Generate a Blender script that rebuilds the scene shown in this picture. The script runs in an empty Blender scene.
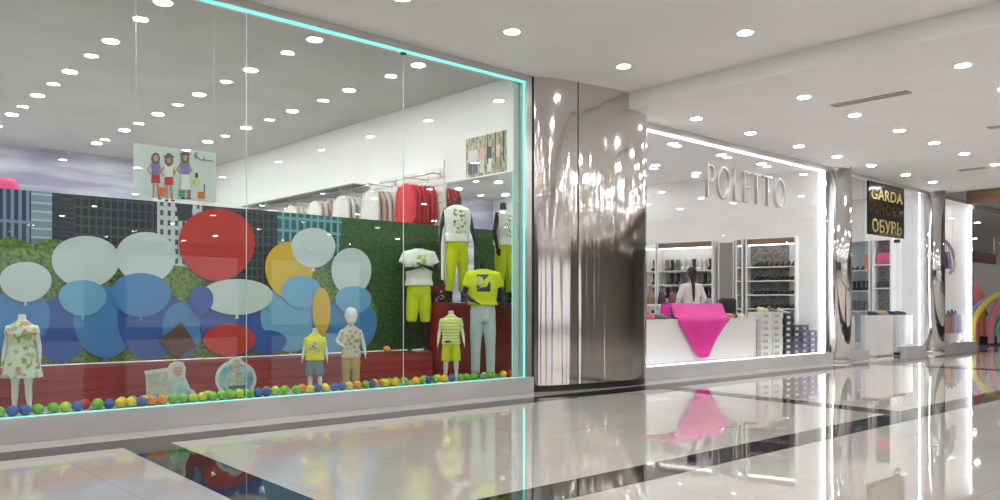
import bpy, bmesh, math, random
from mathutils import Vector, Matrix, noise
R = random.Random(7)
S = bpy.context.scene
C = S.collection

# ------------------------------------------------------------------ camera
FOC = 820.0; HY = 307.0; CH = 1.2
TH = math.atan(900.0 / FOC)
cs, sn = math.cos(TH), math.sin(TH)
cam = bpy.data.cameras.new('camera'); cam.sensor_width = 36; cam.lens = 36 * FOC / 1000
cam.shift_y = (HY - 250) / 1000; cam.clip_end = 200
camo = bpy.data.objects.new('camera', cam); C.objects.link(camo)
camo.location = (0, 0, CH); camo.rotation_euler = (math.pi / 2, 0, math.atan2(-cs, sn))
S.camera = camo
# ------------------------------------------------------------------ world, exposure
w = bpy.data.worlds.new('world'); S.world = w; w.use_nodes = True
w.node_tree.nodes['Background'].inputs[0].default_value = (1.0, .97, .95, 1)
w.node_tree.nodes['Background'].inputs[1].default_value = 0.35
S.view_settings.view_transform = 'Standard'; S.view_settings.look = 'None'
S.view_settings.gamma = 1; S.view_settings.use_curve_mapping = False
S.view_settings.exposure = 1.27
LAMP = 68.0       # downlight strength
WARM = (1, .97, .93)

# ------------------------------------------------------------------ helpers
def at(px, py, Y):                     # point of the vertical plane y = Y seen at a pixel of the photograph
    t = (px - 500) / FOC; b = sn - cs * t; z = Y / b
    return Vector(((cs + sn * t) * z, Y, CH - (py - HY) * z / FOC))
def atx(px, py, X):
    t = (px - 500) / FOC; a = cs + sn * t; z = X / a
    return Vector((X, (sn - cs * t) * z, CH - (py - HY) * z / FOC))

def nodemat(name, col=(.8, .8, .8), rough=.5, metal=0, spec=.5, emit=None, es=0, coat=0):
    m = bpy.data.materials.new(name); m.use_nodes = True
    b = m.node_tree.nodes['Principled BSDF']
    b.inputs['Base Color'].default_value = (*col, 1)
    b.inputs['Roughness'].default_value = rough; b.inputs['Metallic'].default_value = metal
    b.inputs['Specular IOR Level'].default_value = spec
    b.inputs['Coat Weight'].default_value = coat
    if emit: b.inputs['Emission Color'].default_value = (*emit, 1); b.inputs['Emission Strength'].default_value = es
    return m
def N(m, t, **kw):
    n = m.node_tree.nodes.new(t)
    for k, v in kw.items():
        if k.startswith('i_'): n.inputs[k[2:].replace('_', ' ')].default_value = v
        else: setattr(n, k, v)
    return n
def L(m, a, b): m.node_tree.links.new(a, b)
def bsdf(m): return m.node_tree.nodes['Principled BSDF']
def noisy(name, c1, c2, scale=5, rough=.6, bump=0, detail=4, coord='Object', stretch=(1, 1, 1), metal=0, spec=.5, lo=.35, hi=.65):
    m = nodemat(name, c1, rough, metal, spec)
    tc = N(m, 'ShaderNodeTexCoord'); mp = N(m, 'ShaderNodeMapping'); mp.inputs['Scale'].default_value = stretch
    no = N(m, 'ShaderNodeTexNoise'); no.inputs['Scale'].default_value = scale; no.inputs['Detail'].default_value = detail
    cr = N(m, 'ShaderNodeValToRGB'); cr.color_ramp.elements[0].color = (*c1, 1); cr.color_ramp.elements[1].color = (*c2, 1)
    cr.color_ramp.elements[0].position = lo; cr.color_ramp.elements[1].position = hi
    L(m, tc.outputs[coord], mp.inputs[0]); L(m, mp.outputs[0], no.inputs['Vector']); L(m, no.outputs['Fac'], cr.inputs[0])
    L(m, cr.outputs[0], bsdf(m).inputs['Base Color'])
    if bump:
        bp = N(m, 'ShaderNodeBump'); bp.inputs['Strength'].default_value = bump; bp.inputs['Distance'].default_value = .01
        L(m, no.outputs['Fac'], bp.inputs['Height']); L(m, bp.outputs[0], bsdf(m).inputs['Normal'])
    return m
def emis(name, col, st):
    m = bpy.data.materials.new(name); m.use_nodes = True; nt = m.node_tree; nt.nodes.remove(nt.nodes['Principled BSDF'])
    e = N(m, 'ShaderNodeEmission'); e.inputs[0].default_value = (*col, 1); e.inputs[1].default_value = st
    L(m, e.outputs[0], nt.nodes['Material Output'].inputs[0]); return m
def glassmat(name, tint=(1, 1, 1), k=1.7):
    m = bpy.data.materials.new(name); m.use_nodes = True; nt = m.node_tree; nt.nodes.remove(nt.nodes['Principled BSDF'])
    fr = N(m, 'ShaderNodeFresnel'); fr.inputs[0].default_value = 1.5
    g = N(m, 'ShaderNodeNewGeometry'); a = N(m, 'ShaderNodeMath', operation='MULTIPLY'); a.inputs[1].default_value = k
    s_ = N(m, 'ShaderNodeMath', operation='SUBTRACT'); s_.inputs[0].default_value = 1
    mu = N(m, 'ShaderNodeMath', operation='MULTIPLY', use_clamp=True)
    tr = N(m, 'ShaderNodeBsdfTransparent'); tr.inputs[0].default_value = (*tint, 1)
    gl = N(m, 'ShaderNodeBsdfGlossy'); gl.inputs['Roughness'].default_value = 0.0
    mx = N(m, 'ShaderNodeMixShader')
    L(m, fr.outputs[0], a.inputs[0]); L(m, g.outputs['Backfacing'], s_.inputs[1]); L(m, a.outputs[0], mu.inputs[0]); L(m, s_.outputs[0], mu.inputs[1])
    L(m, mu.outputs[0], mx.inputs[0]); L(m, tr.outputs[0], mx.inputs[1]); L(m, gl.outputs[0], mx.inputs[2])
    L(m, mx.outputs[0], nt.nodes['Material Output'].inputs[0]); return m

class MB:
    """collects shapes, links them as one mesh object"""
    def __init__(s): s.bm = bmesh.new(); s.mi = 0
    def _f(s, vs):
        try: f = s.bm.faces.new(vs); f.material_index = s.mi; f.smooth = getattr(s, 'sm', False); return f
        except ValueError: return None
    def box(s, x0, x1, y0, y1, z0, z1, bev=0, M=None):
        vs = [s.bm.verts.new(Vector((x, y, z))) for z in (z0, z1) for y in (y0, y1) for x in (x0, x1)]
        if M is not None:
            for v in vs: v.co = M @ v.co
        fs = [s._f([vs[i] for i in q]) for q in ((0, 2, 3, 1), (4, 5, 7, 6), (0, 1, 5, 4), (2, 6, 7, 3), (0, 4, 6, 2), (1, 3, 7, 5))]
        if bev:
            es = list({e for f in fs for e in f.edges})
            r = bmesh.ops.bevel(s.bm, geom=es, offset=bev, segments=2, affect='EDGES', profile=.7)
            for f in r['faces']: f.material_index = s.mi
        return s
    def loft(s, rings, n=12, ref=(0, -1, 0), cap=True, power=2.0):
        """rings: (centre, a, b) a sideways, b along ref; frames follow the path"""
        ref = Vector(ref); pts = [Vector(r[0]) for r in rings]; prev = None; rows = []
        for i, r in enumerate(rings):
            d = (pts[min(i + 1, len(pts) - 1)] - pts[max(i - 1, 0)])
            d = d.normalized() if d.length > 1e-9 else Vector((0, 0, 1))
            v = ref - d * ref.dot(d)
            if v.length < .05: v = Vector((1, 0, 0)) - d * d.x
            v.normalize(); u = d.cross(v)
            row = []
            for k in range(n):
                t = 2 * math.pi * k / n; ct, st = math.cos(t), math.sin(t)
                e = 2 / power
                ct = math.copysign(abs(ct) ** e, ct); st = math.copysign(abs(st) ** e, st)
                row.append(s.bm.verts.new(pts[i] + u * (r[1] * ct) + v * (r[2] * st)))
            rows.append(row)
        s_sm = getattr(s, 'sm', False); s.sm = True
        for a, b in zip(rows, rows[1:]):
            for k in range(n): s._f([a[k], a[(k + 1) % n], b[(k + 1) % n], b[k]])
        s.sm = s_sm
        if cap: s._f(rows[0][::-1]); s._f(rows[-1])
        return s
    def tube(s, pts, r, n=8, cap=True):
        rr = r if isinstance(r, (list, tuple)) else [r] * len(pts)
        return s.loft([(p, q, q) for p, q in zip(pts, rr)], n, (0, 0, 1) if abs((Vector(pts[-1]) - Vector(pts[0])).normalized().z) < .9 else (0, -1, 0), cap)
    def lathe(s, prof, n=24, c=(0, 0, 0), smooth=True):
        rows = []
        for r, z in prof:
            rows.append([s.bm.verts.new((c[0] + max(r, 1e-4) * math.cos(2 * math.pi * k / n), c[1] + max(r, 1e-4) * math.sin(2 * math.pi * k / n), c[2] + z)) for k in range(n)])
        s.sm = smooth
        for a, b in zip(rows, rows[1:]):
            for k in range(n): s._f([a[k], a[(k + 1) % n], b[(k + 1) % n], b[k]])
        s.sm = False
        s._f(rows[0][::-1]); s._f(rows[-1]); return s
    def ell(s, c, rx, ry, rz, n=16, m=10):
        s.lathe([(math.sin(math.pi * i / m), -math.cos(math.pi * i / m)) for i in range(m + 1)], n)
        s.bm.verts.ensure_lookup_table()
        for v in s.bm.verts[-(n * (m + 1)):]: v.co = Vector((c[0] + v.co.x * rx, c[1] + v.co.y * ry, c[2] + v.co.z * rz))
        return s
    def poly(s, pts, dvec=None):
        """flat polygon, extruded by dvec"""
        a = [s.bm.verts.new(p) for p in pts]
        if dvec is None: s._f(a); return s
        b = [s.bm.verts.new(Vector(p) + Vector(dvec)) for p in pts]
        s._f(a[::-1]); s._f(b)
        for k in range(len(a)): s._f([a[k], a[(k + 1) % len(a)], b[(k + 1) % len(a)], b[k]])
        return s
    def mat(s, i): s.mi = i; return s
    def mesh(s, name):
        bmesh.ops.recalc_face_normals(s.bm, faces=s.bm.faces)
        me = bpy.data.meshes.new(name); s.bm.to_mesh(me); s.bm.free(); return me
    def build(s, name, mats, parent=None, loc=None, remesh=0, bevel=0):
        me = s.mesh(name)
        for m in (mats if isinstance(mats, (list, tuple)) else [mats]): me.materials.append(m)
        o = bpy.data.objects.new(name, me); C.objects.link(o)
        if parent: o.parent = parent
        if loc is not None: o.location = loc
        if remesh:
            r = o.modifiers.new('remesh', 'REMESH'); r.mode = 'VOXEL'; r.voxel_size = remesh; r.use_smooth_shade = True
            q = o.modifiers.new('smooth', 'SMOOTH'); q.factor = .6; q.iterations = 3
            bpy.context.view_layer.update()
            ev = o.evaluated_get(bpy.context.evaluated_depsgraph_get())
            new = bpy.data.meshes.new_from_object(ev); o.modifiers.clear(); o.data = new
            new.materials.clear()
            for m in (mats if isinstance(mats, (list, tuple)) else [mats]): new.materials.append(m)
            for p in new.polygons: p.use_smooth = True; p.material_index = 0
            bpy.data.meshes.remove(me)
        if bevel:
            b = o.modifiers.new('bevel', 'BEVEL'); b.width = bevel; b.segments = 2; b.limit_method = 'ANGLE'
        return o
def empty(name, loc=(0, 0, 0), rz=0):
    o = bpy.data.objects.new(name, None); C.objects.link(o); o.location = loc; o.rotation_euler = (0, 0, rz); o.empty_display_size = .1
    return o
def tag(o, label=None, cat=None, group=None, kind=None):
    if label: o['label'] = label
    if cat: o['category'] = cat
    if group: o['group'] = group
    if kind: o['kind'] = kind
    return o
def kids(o): return [c for c in o.children]
def dup(o, loc=None, rz=None, label=None, parent=None):
    ch = list(o.children)
    c = o.copy(); C.objects.link(c); c.parent = parent
    if loc is not None: c.location = loc
    if rz is not None: c.rotation_euler = (0, 0, rz)
    if label: c['label'] = label
    for k in ch: dup(k, parent=c)
    return c
def struct(name, mb, mat, label=None, bevel=0):
    o = mb.build(name, mat, bevel=bevel); return tag(o, label, None, None, 'structure')
def text_mesh(txt, size, extr, space=1.0, sx=1.0, offset=0):
    cu = bpy.data.curves.new('t', 'FONT'); cu.body = txt; cu.size = size; cu.extrude = extr; cu.align_x = 'CENTER'; cu.align_y = 'CENTER'; cu.space_character = space; cu.offset = offset
    o = bpy.data.objects.new('t', cu); C.objects.link(o); bpy.context.view_layer.update()
    me = bpy.data.meshes.new_from_object(o.evaluated_get(bpy.context.evaluated_depsgraph_get()))
    C.objects.unlink(o); bpy.data.objects.remove(o)
    for v in me.vertices: v.co.x *= sx
    return me

# ------------------------------------------------------------------ materials
M = {}
M['ceil'] = noisy('ceiling_paint', (.80, .79, .775), (.83, .82, .805), 1.2, .7, .02)
M['wall'] = noisy('white_wall_paint', (.78, .78, .77), (.82, .82, .81), 1.5, .6)
M['white'] = nodemat('white_gloss_panel', (.86, .86, .86), .25)
M['whitem'] = nodemat('white_matt_plastic', (.85, .85, .84), .4)
M['frame'] = nodemat('brushed_aluminium', (.62, .61, .60), .3, 1)
M['sill'] = noisy('grey_stone_sill', (.50, .49, .50), (.60, .59, .60), 3, .25, stretch=(.3, 1, 1))
M['granite'] = noisy('dark_granite', (.012, .012, .016), (.035, .033, .036), 60, .04)
M['lamp'] = emis('lamp_white', WARM, LAMP)
M['lamp_in'] = emis('lamp_shop', (1, .985, .96), LAMP * .5)
M['lamp_cl'] = emis('lamp_clothes_shop', (1, .985, .96), LAMP * 1.5)
M['lamp_up'] = emis('lamp_upper', WARM, LAMP * .70)
M['ring'] = nodemat('lamp_ring_white', (.8, .8, .8), .4)
M['cyan'] = emis('cyan_led', (.13, .80, .70), 1.1)
M['led'] = emis('white_led', (.93, .96, 1), 5)
M['glass1'] = glassmat('shop_glass_green', (.945, .975, .96), 1.5)
M['glass'] = glassmat('shop_glass', (.98, .98, .98), 1.5)
M['edge'] = nodemat('glass_edge', (.55, .75, .7), .2, 0, .5)
M['black'] = nodemat('black_plastic', (.015, .015, .017), .35)
M['dark'] = nodemat('dark_leather', (.02, .018, .02), .3)
M['mirror'] = nodemat('mirror', (.86, .88, .87), .02, 1)
M['wood'] = noisy('brown_wood', (.16, .09, .05), (.28, .17, .10), 3, .5, stretch=(.4, .4, 8))
# polished steel with slight panel waviness
m = nodemat('mirror_polished_steel', (.66, .63, .61), .09, 1); M['steel'] = m
tc = N(m, 'ShaderNodeTexCoord'); mp = N(m, 'ShaderNodeMapping'); mp.inputs['Scale'].default_value = (5, 5, .12)
no = N(m, 'ShaderNodeTexNoise'); no.inputs['Scale'].default_value = 1.6; no.inputs['Detail'].default_value = 1.5
bp = N(m, 'ShaderNodeBump'); bp.inputs['Strength'].default_value = .35; bp.inputs['Distance'].default_value = .02
L(m, tc.outputs['Object'], mp.inputs[0]); L(m, mp.outputs[0], no.inputs['Vector']); L(m, no.outputs['Fac'], bp.inputs['Height']); L(m, bp.outputs[0], bsdf(m).inputs['Normal'])
# floor: polished cream tiles with fine joints and a faint cloud
m = nodemat('polished_cream_tiles', (.7, .66, .62), .025, 0, .75, coat=.3); M['floor'] = m
bsdf(m).inputs['Coat Roughness'].default_value = .02
tc = N(m, 'ShaderNodeTexCoord'); br = N(m, 'ShaderNodeTexBrick'); br.offset = 0; br.squash = 1
br.inputs['Scale'].default_value = 1; br.inputs['Brick Width'].default_value = .9; br.inputs['Row Height'].default_value = .9
br.inputs['Mortar Size'].default_value = .0022; br.inputs['Color1'].default_value = (.66, .63, .59, 1); br.inputs['Color2'].default_value = (.69, .66, .62, 1); br.inputs['Mortar'].default_value = (.42, .39, .36, 1)
no = N(m, 'ShaderNodeTexNoise'); no.inputs['Scale'].default_value = 1.5; no.inputs['Detail'].default_value = 5
mx = N(m, 'ShaderNodeMix', data_type='RGBA', blend_type='MULTIPLY'); mx.inputs['Factor'].default_value = .12
L(m, tc.outputs['Object'], br.inputs['Vector']); L(m, tc.outputs['Object'], no.inputs['Vector'])
L(m, br.outputs['Color'], mx.inputs['A']); L(m, no.outputs['Color'], mx.inputs['B']); L(m, mx.outputs['Result'], bsdf(m).inputs['Base Color'])

# ------------------------------------------------------------------ room shell
YW = 8.2       # face of the shop fronts
YG = 8.3       # glass plane
SX = 7.9       # side wall of the first shop
HU, HL = 4.45, 4.2
FL = .22       # display floor of the shops
struct('floor', MB().box(-14, 46, -22, 24, -.2, 0), M['floor'])
def stripe(n, x0, x1, y0, y1, sk=0):    # sk: sideways drift of the far end
    struct('trim_%d' % n, MB().poly([(x0, y0, -.01), (x1, y0, -.01), (x1 + sk, y1, -.01), (x0 + sk, y1, -.01)], (0, 0, .012)), M['granite'])
stripe(1, -14, 46, 7.33, 7.75)
stripe(2, 2.15, 2.55, 3.87, 7.33, .18)
stripe(3, -14, 46, 3.5, 3.87)
stripe(4, 9.38, 9.74, 3.87, 7.33, .48)
stripe(5, 17.3, 17.75, 3.87, 7.33)
struct('ceiling_first_shop', MB().box(-1.12, SX, YG + .09, 18.9, HU - .003, HU + .2), noisy('dimmed_shop_ceiling', (.49, .475, .465), (.53, .515, .505), 1.2, .7))  # mall ceiling continued, its colour darkened to imitate dimmer light in the shop
struct('ceiling', MB().box(-14, 9.8, -22, YG + .09, HU, HU + .2).box(-14, 9.8, -22, -4.5, HL, HU).box(9.8, 23.2, -22, 19.5, HL, HL + .45), M['ceil'])
struct('ceiling_edge', MB().box(23.22, 23.3, -22, 8.2, HL + .01, 5.1), M['ceil'])
# front sills and header beams
def sill(n, x0, x1): struct('trim_%d' % n, MB().box(x0, x1, YW, YG + .1, 0, FL, .006), M['sill'])
sill(10, -14, 8.12); sill(11, 10.58, 17.17); sill(12, 21.0, 22.3); sill(13, 23.2, 26.1)
sill(14, 17.64, 18.95)
struct('trim_20', MB().box(-14, 8.12, YW + .03, YG + .08, HU - .09, HU), M['frame'])
struct('trim_21', MB().box(10.58, 30.5, YW + .03, YG + .08, HL - .09, HL), M['frame'])
# first shop
struct('floor_first_shop', MB().box(-1, SX, YG + .1, 18.9, 0, FL - .004), noisy('pale_display_floor', (.62, .62, .60), (.7, .7, .68), 4, .3))
struct('wall_side_first_shop', MB().box(SX, SX + .12, YG + .09, 18.9, 0, HU), M['wall'])
m = noisy('cloud_print', (.30, .28, .42), (.62, .62, .72), 1.1, .6, stretch=(.45, 1, 3.2), detail=6, lo=.38, hi=.62)
o = MB().box(-1, 6.6, 18.72, 18.9, 0, HU).mat(1).box(6.6, SX, 18.72, 18.9, 0, HU)
struct('wall_back_first_shop', o, [m, M['wall']])
struct('wall_left_first_shop', MB().box(-1.12, -1, YG, 18.9, 0, HU), M['wall'])
# wall continues to the left of the first shop, out of frame
struct('wall_left_end', MB().box(-14, -1.12, YG + .02, YG + .2, FL, HU - .09), M['wall'])
# shop 2, 3, 4 shells
struct('floor_second_shop', MB().box(10.35, 17.6, YG + .1, 15, 0, FL - .004), M['white'])
W2a, W2b = Vector((16.95, 9.05, 0)), Vector((15.55, 14.5, 0))
struct('wall_back_second_shop', MB().box(8.0, 18.0, 14.5, 14.7, 0, HL), M['wall'])
struct('wall_partition', MB().poly([(17.07, YG + .1, 0), (17.2, YG + .1, 0), (17.2, 14.6, 0), (15.7, 14.6, 0), (16.98, 9.3, 0)], (0, 0, HL)), M['wall'])
struct('wall_left_second_shop', MB().box(SX + .12, SX + .2, YG, 14.6, 0, HL), M['wall'])
struct('wall_back_third_shop', MB().box(17.1, 30.4, 13.5, 13.7, 0, HL), M['white'])
struct('wall_between_third_fourth', MB().box(22.85, 23.0, YG + .1, 13.5, 0, HL), M['white'])
struct('wall_right_fourth_shop', MB().box(26.05, 26.15, YG + .1, 13.5, 0, HL), M['white'])
struct('ceiling_fourth_shop', MB().box(23.2, 26.15, 8.3, 13.6, HL, HL + .3), M['ceil'])
struct('wall_over_fourth_shop', MB().box(23.2, 30.5, YW + .05, YG + .1, HL, 5.1), M['ceil'])
struct('floor_third_shop', MB().box(17.25, 18.95, YG + .1, 13.5, 0, FL - .004).box(21.0, 22.84, YG + .1, 13.5, 0, FL - .004), M['white'])
struct('floor_fourth_shop', MB().box(23.0, 26.1, YG + .1, 13.5, 0, FL - .004), M['white'])
# far end of the mall
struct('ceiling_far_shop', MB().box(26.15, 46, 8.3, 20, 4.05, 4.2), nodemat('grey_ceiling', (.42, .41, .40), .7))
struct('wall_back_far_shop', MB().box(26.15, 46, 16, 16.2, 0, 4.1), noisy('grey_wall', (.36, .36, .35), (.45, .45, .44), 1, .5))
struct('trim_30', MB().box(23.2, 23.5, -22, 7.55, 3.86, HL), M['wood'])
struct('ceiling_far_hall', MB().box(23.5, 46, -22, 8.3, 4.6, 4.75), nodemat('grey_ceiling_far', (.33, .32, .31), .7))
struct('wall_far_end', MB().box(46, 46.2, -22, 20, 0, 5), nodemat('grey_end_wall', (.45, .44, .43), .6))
# opposite side of the mall (seen in the steel)
struct('wall_opposite', MB().box(-14, 46, -22.2, -22, 0, 5.1), noisy('opposite_wall', (.55, .50, .46), (.72, .68, .63), .8, .5, stretch=(1, 1, .1)))
struct('wall_near_end', MB().box(-14.2, -14, -22, 20, 0, 5.1), nodemat('near_end_wall', (.5, .48, .46), .5))

# ------------------------------------------------------------------ glass fronts and light strips
def pane(n, x0, x1, z0, z1, mat, parent=None):
    o = MB().box(x0, x1, YG, YG + .012, z0, z1).build('window_%d' % n if not parent else 'pane', mat)
    if parent: o.parent = parent
    else: tag(o, None, None, None, 'structure')
    return o
xs = [-1.12, 1.2, 3.9, 5.95, 8.0]
for i in range(4): pane(i + 1, xs[i] + .004, xs[i + 1] - .004, FL, HU - .09, M['glass1'])
for i, x in enumerate(xs[1:-1]):
    t = tag(MB().box(x - .002, x + .002, YG - .002, YG + .014, FL, HU - .09).build('trim_%d' % (40 + i), M['edge']), None, None, None, 'structure')
struct('trim_50', MB().box(8.0, 8.12, YW + .03, YG + .08, FL, HU - .09), M['frame'])
# glass clip at the head of a joint
tag(MB().box(5.92, 5.98, YG - .02, YG + .03, HU - .13, HU - .07, .003).build('trim_51', M['black']), None, None, None, 'structure')
pane(5, 10.72, 17.12, FL, HL - .09, M['glass'])
pane(7, 17.68, 18.93, FL, HL - .09, M['glass'])
pane(8, 21.02, 22.25, FL, HL - .09, M['glass'])
pane(9, 23.25, 26.0, FL, HL - .09, M['glass'])
def strip(label, boxes, mat, name='led_strip'):
    r = empty(name, (boxes[0][0], boxes[0][2], boxes[0][4])); tag(r, label, 'light strip')
    for b in boxes:
        x0, x1, y0, y1, z0, z1 = b; ox, oy, oz = r.location
        MB().box(x0 - ox, x1 - ox, y0 - oy, y1 - oy, z0 - oz, z1 - oz).build('light_bar', mat, r)
    return r
e = .018
strip('turquoise glowing light strip framing the big children\'s clothes window on three sides',
      [(-1.1, 8.0, YG - .03, YG - .005, HU - .09 - .7 * e, HU - .09), (7.986, 8.0, YG - .03, YG - .018, FL, HU - .12), (-1.1, 7.97, YG - .03, YG - .025, FL, FL + .004)], M['cyan'])
strip('white light strip framing the shoe shop window right of the wide steel column',
      [(10.72, 17.06, YG + .03, YG + .05, HL - .107, HL - .09), (10.72, 10.755, YG + .03, YG + .055, FL, HL - .11), (17.0, 17.05, YG + .03, YG + .055, FL, HL - .12), (10.76, 17.0, YG + .05, YG + .065, FL, FL + .008)], M['led'])
strip('white upright light strip in the window just left of the second slim steel column', [(22.2, 22.27, YG + .03, YG + .055, FL, HL - .12)], M['led'])
strip('white upright light strip at the far right edge of the last bright window', [(25.94, 26.02, YG + .03, YG + .055, FL, HL - .1)], M['led'])

# ------------------------------------------------------------------ columns
def big_column():
    r = empty('wide_steel_column', (9.2, 8.3, 0)); tag(r, 'very wide curved column clad in mirror polished steel between the two largest windows', 'column')
    ctl = [(8.12, 8.32), (8.15, 8.22), (8.3, 8.12), (8.55, 8.04), (8.81, 8.0), (9.2, 7.94), (9.6, 7.88), (9.9, 7.86), (10.2, 7.90), (10.42, 8.0), (10.54, 8.14), (10.56, 8.32)]
    # smooth
    def cr(p0, p1, p2, p3, t):
        return .5 * ((2 * p1) + (-p0 + p2) * t + (2 * p0 - 5 * p1 + 4 * p2 - p3) * t * t + (-p0 + 3 * p1 - 3 * p2 + p3) * t ** 3)
    P = []; c = [Vector(q) for q in ctl]
    for i in range(len(c) - 1):
        a, b, d, f = c[max(i - 1, 0)], c[i], c[i + 1], c[min(i + 2, len(c) - 1)]
        for k in range(6): P.append(cr(a, b, d, f, k / 6))
    P.append(c[-1])
    def wall(pts, z0, z1, name, off=0):
        m_ = MB(); v = lambda p, d, z: m_.bm.verts.new((p.x - 9.2, p.y - 8.3 + d, z))
        n = len(pts); m_.sm = True
        lo = [v(p, 0, z0) for p in pts]; hi = [v(p, 0, z1) for p in pts]
        for k in range(n - 1): m_._f([lo[k], lo[k + 1], hi[k + 1], hi[k]])
        m_.sm = False
        lo = [v(p, 0, z0) for p in pts]; hi = [v(p, 0, z1) for p in pts]; lb = [v(Vector((p.x, 8.34)), 0, z0) for p in pts]; hb = [v(Vector((p.x, 8.34)), 0, z1) for p in pts]
        for k in range(n - 1):
            m_._f([hi[k], hi[k + 1], hb[k + 1], hb[k]]); m_._f([lo[k], lo[k + 1], lb[k + 1], lb[k]]); m_._f([lb[k], lb[k + 1], hb[k + 1], hb[k]])
        for k in (0, n - 1): m_._f([lo[k], lb[k], hb[k], hi[k]])
        me = bpy.data.meshes.new(name); m_.bm.to_mesh(me); m_.bm.free(); me.materials.append(M['steel'] if name != 'plinth' else M['black'])
        o = bpy.data.objects.new(name, me); C.objects.link(o); o.parent = r; return o
    k1 = min(range(len(P)), key=lambda i: abs(P[i].x - 8.81)); k2 = min(range(len(P)), key=lambda i: abs(P[i].x - 9.8))
    wall(P[:k1 + 1], .09, HU, 'left_panel'); 
    a = P[k1].copy(); a.x += .012
    wall([a] + P[k1 + 1:k2 + 1], .09, HU, 'middle_panel')
    wall(P[k2:], .09, HL, 'right_panel')
    pl = [p + Vector((0, .03)) for p in P]
    wall(pl, 0, .1, 'plinth')
    MB().box(-.389, -.380, -.308, -.28, .09, HU).build('seam_strip', M['black'], r)
    MB().box(-1.088, -1.075, -.08, .02, .0, HU).build('edge_strip', M['black'], r)
big_column()
M['steel2'] = M['steel'].copy()
[n for n in M['steel2'].node_tree.nodes if n.type == 'BUMP'][0].inputs['Strength'].default_value = .12
def slim_column(x, y, rad, label, x_dark=None):
    r = empty('slim_steel_column', (x, y, 0)); tag(r, label, 'column')
    m_ = MB(); m_.lathe([(rad, .06), (rad, HL)], 40); m_.build('shaft', M['steel2'], r)
    MB().lathe([(rad * 1.02, 0), (rad * 1.02, .06)], 40).build('base_ring', M['frame'], r)
    MB().lathe([(rad * 1.015, HL - .03), (rad * 1.015, HL)], 40).build('top_ring', M['frame'], r)
slim_column(17.42, 8.2, .26, 'round mirror steel column right of the white shoe window')
slim_column(22.7, 8.15, .25, 'round mirror steel column nearest the far end of the mall')

# ------------------------------------------------------------------ ceiling lights
def light_proto(key):
    r = empty('ceiling_light'); r['category'] = 'ceiling light'
    m_ = MB(); m_.lathe([(.085, -.004), (.108, -.010), (.112, 0)], 28); m_.build('frame', M['ring'], r)
    MB().lathe([(.084, -.0125), (.084, -.0105)], 24).build('diffuser', M[key], r)
    return r
protos = {}
ORD = 'first second third fourth fifth sixth seventh eighth ninth tenth eleventh twelfth thirteenth fourteenth fifteenth sixteenth seventeenth eighteenth nineteenth twentieth'.split()
TENS = ['', '', 'twenty', 'thirty', 'forty', 'fifty', 'sixty', 'seventy']
def ordn(n):                          # n from 1
    return ORD[n - 1] if n <= 20 else (TENS[n // 10] + ('-' + ORD[n % 10 - 1] if n % 10 else 'th')).replace('tyth', 'tieth')
def in_view(x, y, z):
    zz = cs * x + sn * y; rr = sn * x - cs * y
    if zz < .1: return False
    return -5 < 500 + FOC * rr / zz < 1005 and -5 < HY - (z - CH) * FOC / zz < 505
def lights(pts, z, label, group, mat=None, xs=None, ys=None, lab=None):
    for x, y in pts:
        key = mat or 'lamp'
        if key not in protos: protos[key] = light_proto(key); o = protos[key]
        else: o = dup(protos[key])
        o.location = (x, y, z); o['label'] = label; o['group'] = group; o['category'] = 'ceiling light'
        if lab and x in xs and y in ys and in_view(x, y, z): o['label'] = lab % (ordn(xs.index(x) + 1), ordn(ys.index(y) + 1))
        elif lab: o['label'] = label + ', outside the picture'; o['group'] = group + ', outside the picture'
UX = [-3.8, -2.1, -.3, 1.45, 3.23, 5.04, 6.62, 8.68]
lights([(x, y) for x in UX for y in (7.05, 5.22, 3.41, 1.6, -.3, -3.2)], HU, 'round white downlight in the higher mall ceiling', 'downlights in the higher mall ceiling', mat='lamp_up', xs=UX[::-1], ys=[7.05, 5.22, 3.41, 1.6, -.3, -3.2], lab='higher ceiling downlight, %s from the ceiling step in the %s row from the shop fronts')
LX = [11.09, 12.71, 14.4, 15.95, 17.5, 19.3, 20.9]
lights([(x, y) for x in LX for y in (7.54, 5.73, 3.65, 1.8, 0, -2.5)] + [(x, y) for x in (-3, .5, 4, 7.5, 11.1, 14.4, 17.5, 20.9) for y in (-6, -9.5, -13, -17, -20.5)], HL, 'round white downlight in the lower mall ceiling', 'downlights in the lower mall ceiling', xs=LX, ys=[7.54, 5.73, 3.65, 1.8, 0, -2.5], lab='lower ceiling downlight, %s from the ceiling step in the %s row from the shop fronts')
lights([(x, y) for x in (-.3, 1.45, 3.23, 5.04, 6.6) for y in (8.87, 10.6, 12.35, 14.07, 15.76, 17.4)], HU, 'round white downlight inside the children\'s clothes shop ceiling', 'downlights inside the clothes shop', xs=[6.6, 5.04, 3.23, 1.45, -.3], ys=[8.87, 10.6, 12.35, 14.07, 15.76, 17.4], mat='lamp_cl', lab='downlight %s from the side wall in the %s row behind the clothes window')
lights([(x, y) for x in (10.9, 12.5, 14.1, 15.6) for y in (9.0, 10.6, 12.2, 13.8)], HL, 'round white downlight inside the white shoe shop ceiling', 'downlights inside the white shoe shop', xs=[10.9, 12.5, 14.1, 15.6], ys=[9.0, 10.6, 12.2, 13.8], mat='lamp_in', lab='downlight %s from the left in the %s row behind the lettered shoe window')
lights([(x, y) for x in (18.6, 20.2, 21.8) for y in (9.3, 11, 12.5)], HL, 'round white downlight in the black-signed shop', 'downlights in the third shop', mat='lamp_in', xs=[18.6, 20.2, 21.8], ys=[9.3, 11, 12.5], lab='downlight in the black-signed shop, %s from left in %s row from the glass')
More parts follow.
